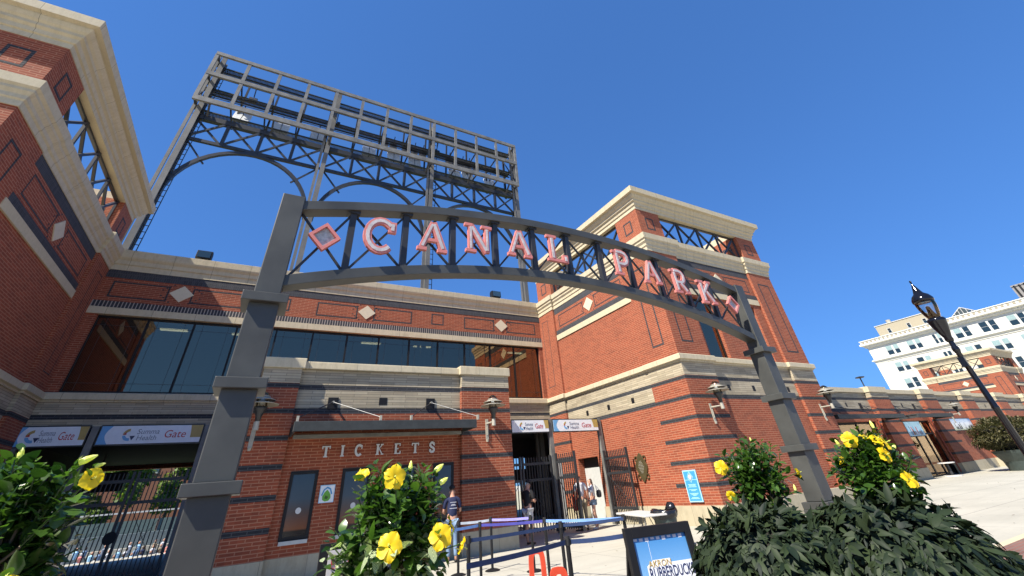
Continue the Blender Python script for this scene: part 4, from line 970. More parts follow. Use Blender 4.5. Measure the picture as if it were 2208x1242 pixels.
# ------------------------------------------------------------------ street lamp
lx, ly = 13.56, 3.48
r = thing('street_lamp', 'black cast iron street lamp with clear acorn globe in front of the office block', 'street lamp', (lx, ly, 0))
m = MB(); m.lathe((lx, ly, 0), [(.22, 0), (.22, .1), (.17, .16), (.13, .5), (.10, .62), (.11, .68), (.075, .8), (.064, 1.2), (.060, 2.2), (.068, 2.23), (.058, 2.27), (.050, 3.35), (.068, 3.4), (.068, 3.46), (.05, 3.5), (.05, 3.62)], 'gloss_black', 24); m.build('pole', r, smooth=True)
m = MB(); m.lathe((lx, ly, 0), [(.062, 3.6), (.08, 3.64), (.075, 3.70), (.10, 3.78), (.15, 3.95), (.17, 4.06), (.18, 4.1), (.15, 4.14), (.10, 4.16), (.06, 4.28), (.04, 4.42), (.0, 4.45)], 'gloss_black', 24); m.build('neck', r, smooth=True)
m = MB(); m.lathe((lx, ly, 0), [(.11, 4.14), (.155, 4.26), (.185, 4.40), (.195, 4.5), (.19, 4.56)], 'clear_glass', 28); m.build('globe', r, smooth=True)
m = MB(); m.lathe((lx, ly, 0), [(.0, 4.54), (.2, 4.54), (.215, 4.57), (.21, 4.62), (.17, 4.70), (.10, 4.76), (.07, 4.84), (.045, 4.93), (.02, 5.0), (.012, 5.03), (.022, 5.06), (.02, 5.09), (.0, 5.11)], 'gloss_black', 28); m.build('cap', r, smooth=True)
m = MB(); m.box(lx-.10, lx-.05, ly-.06, ly+.06, 3.05, 3.25, 'gloss_black'); m.build('junction_box', r)

# ------------------------------------------------------------------ plants
def leaf(m, base, dirv, up, L, Wd, mat, uvs=None, fold=.25, curl=.3, lob=0):
    d = Vector(dirv).normalized(); s = d.cross(Vector(up))
    if s.length < .05: s = d.cross(Vector((1, 0, .3)))
    s.normalize(); n = s.cross(d).normalized()
    T_ = [0, .22, .5, .78, 1.0]; Wp = [.08, .85, 1.0, .6, .0]
    vs = []
    for t_, w_ in zip(T_, Wp):
        c = Vector(base)+d*(L*t_)-n*(L*curl*t_*t_)
        e = s*(Wd*.5*w_); r = n*(Wd*fold*w_)
        vs += [c-e+r, c, c+e+r]
    fs = []
    for k in range(4): a = 3*k; fs += [(a, a+1, a+4, a+3), (a+1, a+2, a+5, a+4)]
    m.quads(vs, fs, mat)
    if uvs is not None:
        for k in range(4):
            for side in (0, 1):
                x0, x1 = (-1, 0) if side == 0 else (0, 1)
                uvs += [(x0*Wp[k], T_[k]), (x1*Wp[k], T_[k]), (x1*Wp[k+1], T_[k+1]), (x0*Wp[k+1], T_[k+1])]
def petal_flower(c, face, R, seed, openness=1.0):
    rn = random.Random(seed); m = MB(); f = Vector(face).normalized(); a = f.cross(Vector((0, 0, 1)))
    if a.length < .1: a = Vector((1, 0, 0))
    a.normalize(); b = f.cross(a).normalized(); c = Vector(c); r0_ = rn.uniform(0, 1)
    for k in range(5):
        th = r0_+k*2*math.pi/5; rad = a*math.cos(th)+b*math.sin(th); tan = f.cross(rad).normalized()
        rows = 9; cols = 7; vs = []
        for i in range(rows):
            t_ = i/(rows-1)
            wd = R*(.10+.36*min(1, t_/.6)**1.1) if t_ < .62 else R*.46*math.sqrt(max(.02, 1-((t_-.62)/.385)**2))
            for j in range(cols):
                s = j/(cols-1)*2-1
                rip = .045*math.sin(s*6+k*1.7)*t_*t_+.03*math.sin(s*13+k)*t_**3
                p = c+rad*(R*openness*t_*(1-.05*s*s))+f*(R*(.42*(t_**.6)*(1.45-openness)-.28*t_**3+rip+.05*s*s*t_))+tan*(wd*s)+f*(R*.05*s)
                vs.append(p)
        fs = [(i*cols+j, i*cols+j+1, (i+1)*cols+j+1, (i+1)*cols+j) for i in range(rows-1) for j in range(cols-1)]
        m.quads(vs, fs, 'petal')
    m.tube(c+f*R*.05, c+f*R*.75, R*.035, R*.02, 'bud', 6)
    for k in range(8): q = c+f*R*(.45+.04*k); m.tube(q, q+(a*math.cos(k*2.4)+b*math.sin(k*2.4))*R*.09, R*.012, R*.02, 'bud', 4)
    m.tube(c-f*R*.28, c+f*R*.08, R*.05, R*.09, 'hibiscus_leaf', 6)
    return m
def bud(c, d, L):
    m = MB(); c = Vector(c); d = Vector(d).normalized()
    pr_ = [(0, .05), (.2, .16), (.5, .2), (.8, .13), (1, .03)]
    for (t0, r0_), (t1, r1) in zip(pr_[:-1], pr_[1:]): m.tube(c+d*L*t0, c+d*L*t1, L*r0_, L*r1, 'hibiscus_leaf' if t0 < .15 else 'bud', 8, caps=False)
    return m
def hibiscus(label, base, centre, rad, flowers, buds, n_shoots, seed, leafL=.075, variegated=0., foot=None, extra=()):
    rn = random.Random(seed); t_ = thing('hibiscus', label, 'shrub', base, 'yellow hibiscus shrubs in the planters')
    fol = MB(); uvs = []; br = MB(); B = Vector(base); C_ = Vector(centre); rad = Vector(rad)
    tips = [Vector(p) for p, *_ in flowers]+[Vector(p) for p, *_ in buds]
    shoots = []
    for k in range(n_shoots):
        v = Vector((rn.gauss(0, 1), rn.gauss(0, 1), rn.gauss(.25, 1))).normalized(); q = rn.uniform(.45, 1.0)**.6*rn.uniform(.88, 1.12)
        shoots.append(C_+Vector((v.x*rad.x, v.y*rad.y, v.z*rad.z))*q)
    shoots += [tip-(tip-C_).normalized()*.01 for tip in tips]+[Vector(e) for e in extra]
    mains = []
    for k in range(7):
        a = rn.uniform(0, 6.28); p = C_+Vector((rad.x*.35*math.cos(a), rad.y*.35*math.sin(a), -rad.z*rn.uniform(.1, .5)))
        s0 = B+Vector((.03*math.cos(a), .03*math.sin(a), 0)); br.tube(s0, p, .012, .008, 'bark', 6); mains.append(p)
    for s in shoots:
        p0 = min(mains, key=lambda p: (p-s).length+rn.uniform(0, .1)); mid = p0.lerp(s, .5)+Vector((rn.uniform(-.02, .02), rn.uniform(-.02, .02), -.015))
        br.tube(p0, mid, .005, .004, 'bark', 5, caps=False); br.tube(mid, s, .0035, .002, 'hibiscus_leaf', 5, caps=False)
        dl = (s-mid); Ls = dl.length; dl.normalize()
        nl = rn.randint(8, 12)
        for j in range(nl):
            t_j = 1-(j/nl)**.8*min(1.6, .16/max(Ls, .05)); pos = mid+dl*(Ls*t_j) if t_j > 0 else p0.lerp(mid, max(0, 1+t_j))
            ang = j*2.4+rn.uniform(-.4, .4); sd_ = dl.cross(Vector((0, 0, 1)))
            if sd_.length < .05: sd_ = Vector((1, 0, 0))
            sd_.normalize(); s2 = dl.cross(sd_); outv = sd_*math.cos(ang)+s2*math.sin(ang)
            dv = (outv*1.0+dl*(.9 if j < 3 else .35)+Vector((0, 0, .15))).normalized(); L = leafL*rn.uniform(.55, 1.15)*(.6 if j == 0 else 1)
            pet = pos+dv*.015
            mat = 'variegated_leaf' if rn.random() < variegated and pos.z < C_.z else 'hibiscus_leaf'
            leaf(fol, pet, dv, Vector((rn.uniform(-.5, .5), rn.uniform(-.5, .5), 1)), L, L*rn.uniform(.6, .75), mat, uvs, fold=rn.uniform(-.05, .28), curl=rn.uniform(.05, .45))
    fo = fol.build('foliage', t_, smooth=True)
    uvl = fo.data.uv_layers.new(name='UVMap'); flat = [c for uv in uvs for c in uv]; uvl.data.foreach_set('uv', flat)
    br.build('branch', t_)
    for i, (p, f, R, *o) in enumerate(flowers): petal_flower(p, f, R*.84, seed*10+i, *(o or [1.0])).build('flower', t_, smooth=True)
    for p, d, L in buds: bud(p, d, L).build('flower_bud', t_, smooth=True)
    return t_
CAMV = Vector((0, 0, 1.65))
def toc(p, dx=0, dz=0):   # roughly toward the walkway where people look at the plants
    v = (CAMV-Vector(p)).normalized(); return (v.x+dx, v.y, v.z+dz)
def planter(x, y, R, h, label):
    r = thing('planter', label, 'planter', (x, y, 0), 'stone planters at the arch'); m = MB()
    m.lathe((x, y, 0), [(R*.62, 0), (R*.66, .05), (R*.7, .1), (R*.95, h-.12), (R, h-.1), (R, h), (R*.9, h), (R*.88, h-.06)], 'pot_stone', 32); m.build('pot', r, smooth=False)
    m = MB(); m.tube((x, y, h-.12), (x, y, h-.05), R*.885, R*.885, 'soil', 28); m.build('soil', r); return r
planter(.62, 2.30, .36, .95, 'stone planter carrying the centre hibiscus in front of the ticket booth')
planter(-.72, 2.22, .36, 1.1, 'stone planter carrying the hibiscus in the lower left corner')
hibiscus('yellow hibiscus in front of the TICKETS wall with large blooms and some striped leaves', (.62, 2.3, .9), (.63, 2.29, 1.50), (.25, .22, .29),
         [((.455, 2.24, 1.735), (-.5, -.6, .8), .055, .75), ((.55, 2.05, 1.715), toc((.57, 2.15, 1.72), .1, .1), .058), ((.55, 2.05, 1.49), toc((.55, 2.05, 1.49), -.1, .2), .062), ((.755, 2.04, 1.50), toc((.76, 2.05, 1.5), 0, .15), .060), ((.845, 2.17, 1.53), (.9, -.3, .4), .055, .7), ((.88, 2.13, 1.455), (.9, -.2, -.5), .055, .7)],
         [((.76, 2.17, 1.725), (.8, 0, .5), .06), ((.78, 2.16, 1.675), (.8, -.1, .45), .055), ((.66, 2.2, 1.73), (.05, 0, 1), .05)], 150, 11, leafL=.062, variegated=.4, extra=[(.36, 2.35, 1.44), (.38, 2.3, 1.55), (.46, 2.3, 1.66)])
hibiscus('yellow hibiscus in the lower left corner of the photo', (-.72, 2.25, 1.0), (-.68, 2.24, 1.58), (.24, .24, .27),
         [((-.44, 2.06, 1.77), (.5, -.85, .1), .046, .85), ((-.43, 1.66, 1.545), (.1, -.6, .9), .05, .8)],
         [((-.68, 2.2, 1.83), (-.1, 0, 1), .05), ((-.54, 2.23, 1.825), (.9, 0, .45), .06), ((-.49, 2.24, 1.815), (.9, 0, .3), .035)], 170, 12, leafL=.060, extra=[(-.58, 2.2, 1.79), (-.63, 2.2, 1.83), (-.7, 2.15, 1.80), (-.5, 1.75, 1.50), (-.52, 1.85, 1.52)])
K = .8
def near(p): return (CAMV+(Vector(p)-CAMV)*K)
hibiscus('yellow hibiscus between the blue wall sign and the right arch pillar', (3.02, 2.1, .9), tuple(near((3.78, 2.66, 1.55))), (.21, .21, .24),
         [(tuple(near((3.45, 2.72, 1.64))), toc((2.8, 2.2, 1.6)), .055), (tuple(near((3.47, 2.72, 1.45))), (-.7, -.3, -.3), .05, .75), (tuple(near((3.85, 2.34, 1.56))), (.8, -.6, .2), .045, .7)],
         [(tuple(near((3.80, 2.38, 1.44))), (.1, 0, 1), .04), (tuple(near((3.79, 2.6, 1.80))), (0, 0, 1), .03)], 130, 13, leafL=.050)
hibiscus('yellow hibiscus right of the right arch pillar with a row of five blooms', (3.35, 1.6, .9), tuple(near((4.14, 1.93, 1.54))), (.22, .22, .22),
         [(tuple(near((3.96, 1.91, 1.74))), toc((3.2, 1.5, 1.7)), .055), (tuple(near((4.10, 1.85, 1.745))), (-.1, -.6, .8), .05), (tuple(near((4.06, 1.78, 1.72))), (-.3, -.8, .5), .05, .9), (tuple(near((4.03, 1.72, 1.70))), (.2, -.9, .3), .052), (tuple(near((4.03, 1.76, 1.63))), (-.3, -.9, .1), .052), (tuple(near((3.96, 1.66, 1.48))), (-.2, -.9, .3), .056), (tuple(near((4.05, 2.07, 1.61))), (-.7, .2, .3), .045, .8)],
         [(tuple(near((4.01, 2.02, 1.70))), (-.5, 0, .9), .05), (tuple(near((4.14, 1.79, 1.79))), (-.1, 0, 1), .05), (tuple(near((4.1, 1.72, 1.66))), (.9, 0, .3), .05)], 135, 14, leafL=.052)
def vine(label, c, rad, seed, n=430, lo=-1.0):
    rn = random.Random(seed); t_ = thing('trailing_vine', label, 'plant', (c[0], c[1], c[2]-rad[2]), 'dark trailing vines in the planters'); m = MB(); st = MB(); C_ = Vector(c)
    for k in range(n):
        while True:
            v = Vector((rn.gauss(0, 1), rn.gauss(0, 1), rn.gauss(0, 1))).normalized()
            if v.z > lo: break
        q = rn.choice([1, 1, 1, .93, .86, .78])*rn.uniform(.92, 1.06); zf = rad[2] if v.z > 0 else rad[2]*1.9
        p = C_+Vector((v.x*rad[0], v.y*rad[1], v.z*zf))*q
        outv = Vector((v.x, v.y, max(-.1, v.z)*.9)).normalized()
        sweep = Vector((.14+rn.gauss(0, .38), -.12+rn.gauss(0, .38), (-.3 if v.z > .6 else -.75)+rn.gauss(0, .3))); base_d = (outv*rn.uniform(.35, 1.0)+sweep).normalized(); sd_ = base_d.cross(outv)
        if sd_.length < .1: sd_ = base_d.cross(Vector((0, 0, 1)))
        sd_.normalize(); L0 = .082*rn.uniform(.6, 1.3)
        if k % 3 == 0: st.tube(p-outv*.14+Vector((0, 0, .08)), p, .004, .003, 'vine_leaf', 4, caps=False)
        for j, an in enumerate((-1.05, -.55, 0, .55, 1.05)):
            if rn.random() < .12: continue
            dv = (base_d*math.cos(an)+sd_*math.sin(an)+outv*rn.uniform(-.05, .3)).normalized(); L = L0*(1 if j == 2 else .85 if j in (1, 3) else .6)
            leaf(m, p+Vector((rn.uniform(-.01, .01),)*3), dv, outv, L, L*rn.uniform(.28, .42), 'vine_leaf', None, fold=rn.uniform(0, .25), curl=rn.uniform(.05, .4))
    core = MB(); prof = []
    for k in range(13): a = -math.pi/2+math.pi*k/12; prof.append((rad[0]*.74*math.cos(a), (rad[2] if a > 0 else rad[2]*1.8)*.72*math.sin(a)))
    core.lathe(C_, [(max(0, r_), z) for r_, z in prof], 'soil', 20); core.build('dark_core', t_)  # added near-black core, standing in for shade between the leaves
    m.build('foliage', t_, smooth=True); st.build('stem', t_)
    return t_
planter(2.78, 2.12, .36, .8, 'stone planter under the left vine mound by the right arch pillar'); planter(3.22, 1.50, .38, .8, 'stone planter under the right vine mound by the plaza paving')
vine('mound of dark trailing leaves below the left of the two right hibiscus shrubs', (2.83, 2.08, 1.15), (.41, .41, .26), 21, 1500, -.85)
vine('mound of dark trailing leaves at the lower right edge, spilling toward the brick paving', (3.15, 1.56, 1.14), (.45, .43, .29), 22, 1700, -.85)
# clipped shrub in planter, far right
SXc, SYc = 43.6, 11.5
r = thing('clipped_shrub', 'olive brown rounded shrub in front of the shop wing at the right edge', 'shrub', (SXc, SYc, .9)); m = MB(); rn = random.Random(4)
for k in range(7000):
    v = Vector((rn.gauss(0, 1), rn.gauss(0, 1), rn.gauss(0, 1))).normalized()*rn.uniform(.80, 1.05); bump_ = 1+.09*math.sin(v.x*7+1)*math.sin(v.y*6)+.08*math.sin(v.z*9+v.x*4)
    p = Vector((SXc+v.x*1.7*bump_, SYc+v.y*1.7*bump_, 1.9+v.z*(.95 if v.z > 0 else .95)*bump_)); leaf(m, p, (v+Vector((rn.gauss(0, .5), rn.gauss(0, .5), rn.gauss(.3, .5)))).normalized(), (0, 0, 1), .17*rn.uniform(.6, 1.2), .09, 'shrub_leaf', None)
m.build('foliage', r); m = MB(); m.lathe((SXc, SYc, 1.0), [(0, .0), (1.0, .2), (1.35, .6), (1.4, 1.0), (1.1, 1.4), (0, 1.65)], 'soil', 20); m.tube((SXc, SYc, .8), (SXc, SYc, 1.3), .25, .2, 'bark'); m.build('branch_core', r)
r = thing('planter', 'dark round planter under the olive shrub in front of the shop wing', 'planter', (SXc, SYc, 0)); m = MB(); m.lathe((SXc, SYc, 0), [(.95, 0), (1.0, .5), (1.25, .95), (1.3, 1.1), (1.15, 1.1), (1.1, 1.0), (0, 1.0)], 'bin_green', 32); m.build('pot', r)

# ------------------------------------------------------------------ queue stanchions with belts
def stanchion(x, y, label):
    r = thing('queue_post', label, 'queue post', (x, y, 0), 'retractable belt queue posts')
    m = MB(); m.lathe((x, y, 0), [(0, 0), (.18, 0), (.18, .015), (.12, .035), (.035, .05), (0, .05)], 'black_metal', 24); m.build('base', r)
    m = MB(); m.tube((x, y, .04), (x, y, .93), .031, .031, 'black_metal', 14); m.build('pole', r, smooth=False)
    m = MB(); m.tube((x, y, .93), (x, y, 1.03), .036, .036, 'black_rubber', 14); m.box(x-.045, x+.045, y-.02, y+.02, .935, 1.0, 'black_rubber'); m.build('belt_head', r); return r
def belt(parent, p, q, mat, z=.97, z2=None, sag=.012):
    z2 = z if z2 is None else z2; m = MB(); P = Vector((*p, z)); Q = Vector((*q, z2)); n = 10; d = (Q-P); nn = Vector((-d.y, d.x, 0)).normalized()*.0015; vs = []
    for k in range(n+1):
        t_ = k/n; c = P.lerp(Q, t_)-Vector((0, 0, sag*4*t_*(1-t_)))
        vs += [c-nn+Vector((0, 0, -.025)), c-nn+Vector((0, 0, .025)), c+nn+Vector((0, 0, .025)), c+nn+Vector((0, 0, -.025))]
    fs = []
    for k in range(n):
        a = 4*k
        for i in range(4): fs.append((a+i, a+(i+1) % 4, a+4+(i+1) % 4, a+4+i))
    m.quads(vs, fs, mat); m.build('belt', parent)
Pq = {'A': (5.70, 11.79), 'B': (6.26, 10.75), 'C': (5.85, 9.45), 'D': (5.35, 8.1), 'E': (4.0, 5.93), 'F': (6.55, 7.7), 'G': (3.38, 7.85), 'H': (4.9, 12.0), 'I': (4.85, 10.6)}
Ls = {'A': 'queue post nearest the brick pier, between the white and the lavender belt', 'B': 'queue post in front of the man in black, right end of the lavender belt', 'C': 'queue post holding the left end of the pale blue belt', 'D': 'queue post where the slate blue belt ends, just left of a nearer post', 'E': 'nearest queue post, left of the framed team sign',
      'F': 'queue post holding the right end of the pale blue belt, behind the framed sign', 'G': 'queue post beside the yellow bloom of the centre hibiscus', 'H': 'queue post half hidden behind the centre hibiscus at the ticket windows', 'I': 'short looking queue post behind the belts, left of the brick pier corner'}
Q = {k: stanchion(*Pq[k], Ls[k]) for k in Pq}
belt(Q['A'], Pq['A'], Pq['B'], 'belt_lavender'); belt(Q['H'], Pq['H'], Pq['A'], 'belt_white'); belt(Q['I'], Pq['I'], Pq['C'], 'belt_royal'); belt(Q['C'], Pq['C'], Pq['F'], 'belt_light')
belt(Q['G'], Pq['G'], Pq['D'], 'belt_navy'); belt(Q['E'], (2.3, 5.4), Pq['E'], 'belt_navy'); belt(Q['E'], Pq['E'], (4.75, 5.6), 'belt_navy'); belt(Q['D'], Pq['D'], (6.5, 7.65), 'belt_navy'); belt(Q['I'], (3.6, 10.3), Pq['I'], 'belt_light')

# ------------------------------------------------------------------ framed team sign
ax0 = Vector((3.50, 4.16, 0)); ax1 = Vector((4.24, 3.98, 0)); au = (ax1-ax0); AW = au.length; au.normalize(); an = Vector((au.y, -au.x, 0))
AS = thing('framed_sign', 'black framed blue team poster standing on the plaza in front of the queue belts', 'sign', tuple((ax0+ax1)/2))
lean = .10
def ap(a, b, d): # a along, b up (z), d outward
    p = ax0+au*a+an*(d+(1.2-b)*lean); return (p.x, p.y, b)
m = MB()
def abx(m, a0, a1, b0, b1, d0, d1, mat):
    m.quads([ap(a0, b0, d0), ap(a1, b0, d0), ap(a1, b0, d1), ap(a0, b0, d1), ap(a0, b1, d0), ap(a1, b1, d0), ap(a1, b1, d1), ap(a0, b1, d1)], [(0,3,2,1),(4,5,6,7),(0,1,5,4),(1,2,6,5),(2,3,7,6),(3,0,4,7)], mat)
for q in ((0, .075, 0, 1.2), (AW-.075, AW, 0, 1.2), (.075, AW-.075, 1.115, 1.2), (.075, AW-.075, .12, .2)): abx(m, *q, -.03, .03, 'black_metal')
m.build('frame', AS, bevel=.004)
m = MB(); abx(m, .075, AW-.075, .2, 1.115, -.01, .008, 'poster_sky'); m.build('poster', AS)
m = MB(); abx(m, .24, .243, .5, 1.095, .0085, .0095, 'panel_white'); m.build('fold_line', AS); m = MB()
for k in range(9): abx(m, .085+.065*k, .085+.065*k+.04, 1.09-.006*(k % 3), 1.108, .0085, .0095, 'panel_white')
m.build('print_edge', AS)
pf = lambda cx, cz: (lambda a, b, c: ap(cx+a, cz+b, .013+c))
m = MB(); 
def blob(m, pts, d, mat): m.quads([ap(a, b, d) for a, b in pts]+[ap(a, b, d-.003) for a, b in pts], [tuple(range(len(pts))), tuple(reversed(range(len(pts), 2*len(pts))))], mat)
blob(m, [(.17, .76), (.17, .895), (.25, .935), (.44, .935), (.45, .905), (.68, .905), (.70, .76)], .0110, 'panel_white'); m.build('lettering_outline', AS)
flat_text('AKRON', .07, 'gold_vinyl', pf(.32, .905), name='lettering', parent=AS, width=1.05)
flat_text('RUBBERDUCKS', .115, 'navy_vinyl', pf(.435, .835), name='lettering', parent=AS, fit=.50)
for s_ in (0, 1):
    m = MB(); p = ax0+au*(.04+s_*(AW-.08)); m.bar((p.x, p.y, 1.12), (p.x-an.x*.45, p.y-an.y*.45, 0), .04, .03, 'black_metal'); m.build('rear_leg', AS)
# orange feet / plastic frames
def oframe(x, y, z, label, h=.8, w=.26):
    r = thing('plastic_barrier', label, 'barrier', (x, y, 0), 'orange plastic frames'); m = MB()
    N_ = 24; out = []; inn = []
    for k in range(N_):
        a = 2*math.pi*k/N_; cx_ = math.copysign(abs(math.cos(a))**.45, math.cos(a)); sz_ = math.copysign(abs(math.sin(a))**.45, math.sin(a)); out.append((cx_*w/2, z-h/2+sz_*h/2)); inn.append((cx_*(w/2-.07), z-h/2+sz_*(h/2-.065)))
    dx, dy = .93, -.37
    F_ = lambda a, d, b: (x+a*dx-d*dy, y+a*dy+d*dx, b)
    for k in range(N_):
        j = (k+1) % N_; m.prism([out[k], out[j], inn[j], inn[k]], -.03, .03, 'orange_plastic', F_)
    m.build('hoop', r); m = MB(); m.box(x-.25, x+.25, y-.15, y+.15, 0, max(.02, z-h+.02), 'black_rubber') if z-h > 0 else m.box(x-.25, x+.25, y-.15, y+.15, 0, .05, 'black_rubber'); m.build('foot', r)
oframe(4.2, 7.12, .82, 'orange plastic hoop standing under the belts, left of the nearest post', .8, .26); oframe(3.72, 5.8, .76, 'lower orange plastic hoop just right of the taller one', .74, .24)

# ENTER HERE sign
r = thing('floor_sign', 'small white ENTER HERE floor sign with red letters behind the hibiscus leaves', 'sign', (.9, 5.5, 0))
ex, ey = 1.06, 6.0
m = MB(); m.box(ex-.19, ex+.33, ey, ey+.05, .1, 1.28, 'black_metal'); m.build('frame', r)
m = MB(); m.prism([(ex-.10, .88), (ex-.07, .84), (ex+.20, .84), (ex+.23, .88), (ex+.23, 1.22), (ex-.10, 1.22)], ey-.012, ey, 'white_plastic'); m.build('board', r)
flat_text('ENTER', .115, 'red_vinyl', lambda a, b, c: (ex+.065+a, ey-.016-c, 1.10+b), name='lettering', parent=r, width=.8); flat_text('HERE', .125, 'red_vinyl', lambda a, b, c: (ex+.065+a, ey-.016-c, .95+b), name='lettering', parent=r, width=.9)
m = MB(); m.box(ex-.2, ex+.34, ey-.2, ey+.25, 0, .1, 'black_rubber'); m.build('foot', r)

# plaques and boards
r = thing('wall_plaque', 'bronze diamond plaque with scrolled corners on the sunlit tower wall', 'plaque', (14.1, 14.95, 1.3)); xw = 14.17
m = MB(); fr = lambda a, d, b: (xw-d, 14.93-a, 1.86+b)
m.prism([(-.33, .06), (-.30, .12), (-.1, .42), (0, .50), (.1, .42), (.30, .12), (.33, .06), (.33, -.06), (.28, -.14), (.1, -.42), (0, -.52), (-.1, -.42), (-.28, -.14), (-.33, -.06)], 0.0, .05, 'bronze', fr); m.build('plate', r, bevel=.008)
for a, b in ((-.24, .30), (.24, .30), (-.24, -.32), (.24, -.32)):
    m = MB(); pts = [(a+.075*math.cos(t_*.7), b+.085*math.sin(t_*.7)) for t_ in range(9)]; m.ribbon(pts, .03, .0, .04, 'bronze', fr); m.build('scroll', r)
m = MB()
for k in range(9): w_ = .34*(1-abs(k-4)/6.5); m.prism([(-w_/2, .2-.05*k), (w_/2, .2-.05*k), (w_/2, .212-.05*k), (-w_/2, .212-.05*k)], .05, .056, 'zinc', fr)
m.build('raised_line', r)
r = thing('info_sign', 'tall light blue sign with white diamond emblem near the tower corner', 'sign', (14.1, 12.55, .6)); fr = lambda a, d, b: (14.12-d, 12.54-a, 1.15+b)
m = MB(); m.prism([(-.30, -.47), (.30, -.47), (.30, .47), (-.30, .47)], 0, .03, 'pale_blue', fr); m.build('board', r)
m = MB(); m.prism([(-.265, -.435), (.265, -.435), (.265, .435), (-.265, .435)], .03, .034, 'sign_blue', fr); m.build('panel', r)
m = MB(); m.prism([(-.265, .17), (.265, .17), (.265, .185), (-.265, .185)], .034, .037, 'pale_blue', fr)
def dmd(s, d0, d1, mat): m.prism([(-s*.8, .26), (0, .26-s), (s*.8, .26), (0, .26+s)], d0, d1, mat, fr)
dmd(.17, .034, .039, 'pale_blue'); dmd(.145, .039, .041, 'sign_blue'); dmd(.11, .041, .043, 'gold_vinyl'); m.prism([(.065*math.cos(a*.5236), .26+.075*math.sin(a*.5236)) for a in range(12)], .043, .046, 'white_letter', fr); m.build('emblem', r)
m = MB()
for k, (z, w_) in enumerate(((.04, .36), (.005, .30), (-.03, .38), (-.11, .36), (-.14, .2), (-.22, .38), (-.25, .28), (-.28, .16), (-.34, .30), (-.37, .38))): m.prism([(-w_/2, z-.008), (w_/2, z-.008), (w_/2, z+.008), (-w_/2, z+.008)], .034, .036, 'pale_blue', fr)
m.build('text_line', r)
r = thing('small_board', 'square pale board with a green drop shaped emblem beside the narrow ticket window', 'sign', (2.1, RY, 1.64)); m = MB(); m.box(1.91, 2.30, RY-.03, RY, 1.64, 2.05, 'pale_blue'); m.box(1.925, 2.285, RY-.034, RY-.03, 1.655, 2.035, 'panel_white'); m.build('board', r)
plain('leaf_green', (.12, .35, .04), .5); m = MB(); cx, cz = 2.1, 1.81
m.ribbon([(cx-.13, cz+.0), (cx-.08, cz+.13), (cx, cz+.18), (cx+.08, cz+.14), (cx+.13, cz+.02)], .035, RY-.038, RY-.034, 'sign_blue'); m.prism([(cx, cz+.13), (cx-.07, cz+.06), (cx-.11, cz-.02), (cx-.10, cz-.10), (cx-.03, cz-.14), (cx+.06, cz-.13), (cx+.11, cz-.07), (cx+.10, cz+.01), (cx+.06, cz+.07)], RY-.042, RY-.036, 'leaf_green'); m.prism([(cx-.03, cz-.0), (cx-.05, cz-.07), (cx+.02, cz-.09), (cx+.05, cz-.04)], RY-.044, RY-.0425, 'field_grass'); m.build('emblem', r)

# ------------------------------------------------------------------ folding table, bin, white panel
r = thing('folding_table', 'white folding table by the swung gate leaf and the framed sign', 'table', (9.6, 11.0, 0))
ta = Vector((9.95, 12.0, 0)); tb = Vector((9.35, 10.15, 0)); td = (tb-ta).normalized(); tn = Vector((-td.y, td.x, 0)); m = MB(); TLn = (tb-ta).length
def tp(a, b, z): p = ta+td*a+tn*b; return (p.x, p.y, z)
m.quads([tp(0, 0, .70), tp(TLn, 0, .70), tp(TLn, .75, .70), tp(0, .75, .70), tp(0, 0, .745), tp(TLn, 0, .745), tp(TLn, .75, .745), tp(0, .75, .745)], [(0,3,2,1),(4,5,6,7),(0,1,5,4),(1,2,6,5),(2,3,7,6),(3,0,4,7)], 'white_plastic'); m.build('tabletop', r, bevel=.01)
for a in (.22, TLn-.22):
    for b in (.08, .67):
        m = MB(); m.tube(tp(a, b, 0), tp(a, b, .7), .014, .014, 'grey_steel', 8); m.build('leg', r)
    m = MB(); m.tube(tp(a, .08, .08), tp(a, .67, .08), .012, .012, 'grey_steel', 8); m.tube(tp(a, .37, .35), tp(a+(.35 if a < 1 else -.35), .37, .7), .01, .01, 'grey_steel', 8); m.tube(tp(a, .08, .35), tp(a, .67, .35), .01, .01, 'grey_steel', 8); m.build('leg_brace', r)
bx, by = 10.15, 10.25
r = thing('rubbish_bin', 'dark bin with black liner bag right of the folding table', 'bin', (bx, by, 0)); m = MB(); m.lathe((bx, by, 0), [(0, 0), (.24, 0), (.31, .74), (.33, .74), (.33, .78), (.30, .78)], 'bin_green', 24); m.build('body', r)
m = MB(); rn = random.Random(2); vs = []; n = 24
for k, (R_, z) in enumerate(((.315, .62), (.345, .68), (.35, .77), (.335, .80), (.29, .78), (.27, .6))):
    for i in range(n): a = 2*math.pi*i/n; q = R_+(rn.uniform(-.02, .02) if k < 4 else 0); vs.append((bx+q*math.cos(a), by+q*math.sin(a), z+rn.uniform(-.025, .03)))
m.quads(vs, [(k*n+i, k*n+(i+1) % n, (k+1)*n+(i+1) % n, (k+1)*n+i) for k in range(5) for i in range(n)], 'bag_plastic'); m.lathe((bx, by, 0), [(0, .62), (.27, .62)], 'bag_plastic', 12); m.prism([(.1, .78), (.3, .78), (.26, .92), (.2, .96), (.13, .85)], -.08, .08, 'bag_plastic', lambda a, d, b: (bx+a*.8, by-a*.6+d, b)); m.build('liner_bag', r, smooth=True)
r = thing('leaning_panel', 'white board standing in sun behind the open gate leaf', 'panel', (12.6, 18.3, 0)); m = MB(); m.box(12.2, 12.75, 18.6, 18.66, 0, 2.35, 'off_white'); m.build('board', r); m = MB(); m.box(12.2, 12.75, 18.66, 19.0, 0, .05, 'grey_steel'); m.build('foot', r)
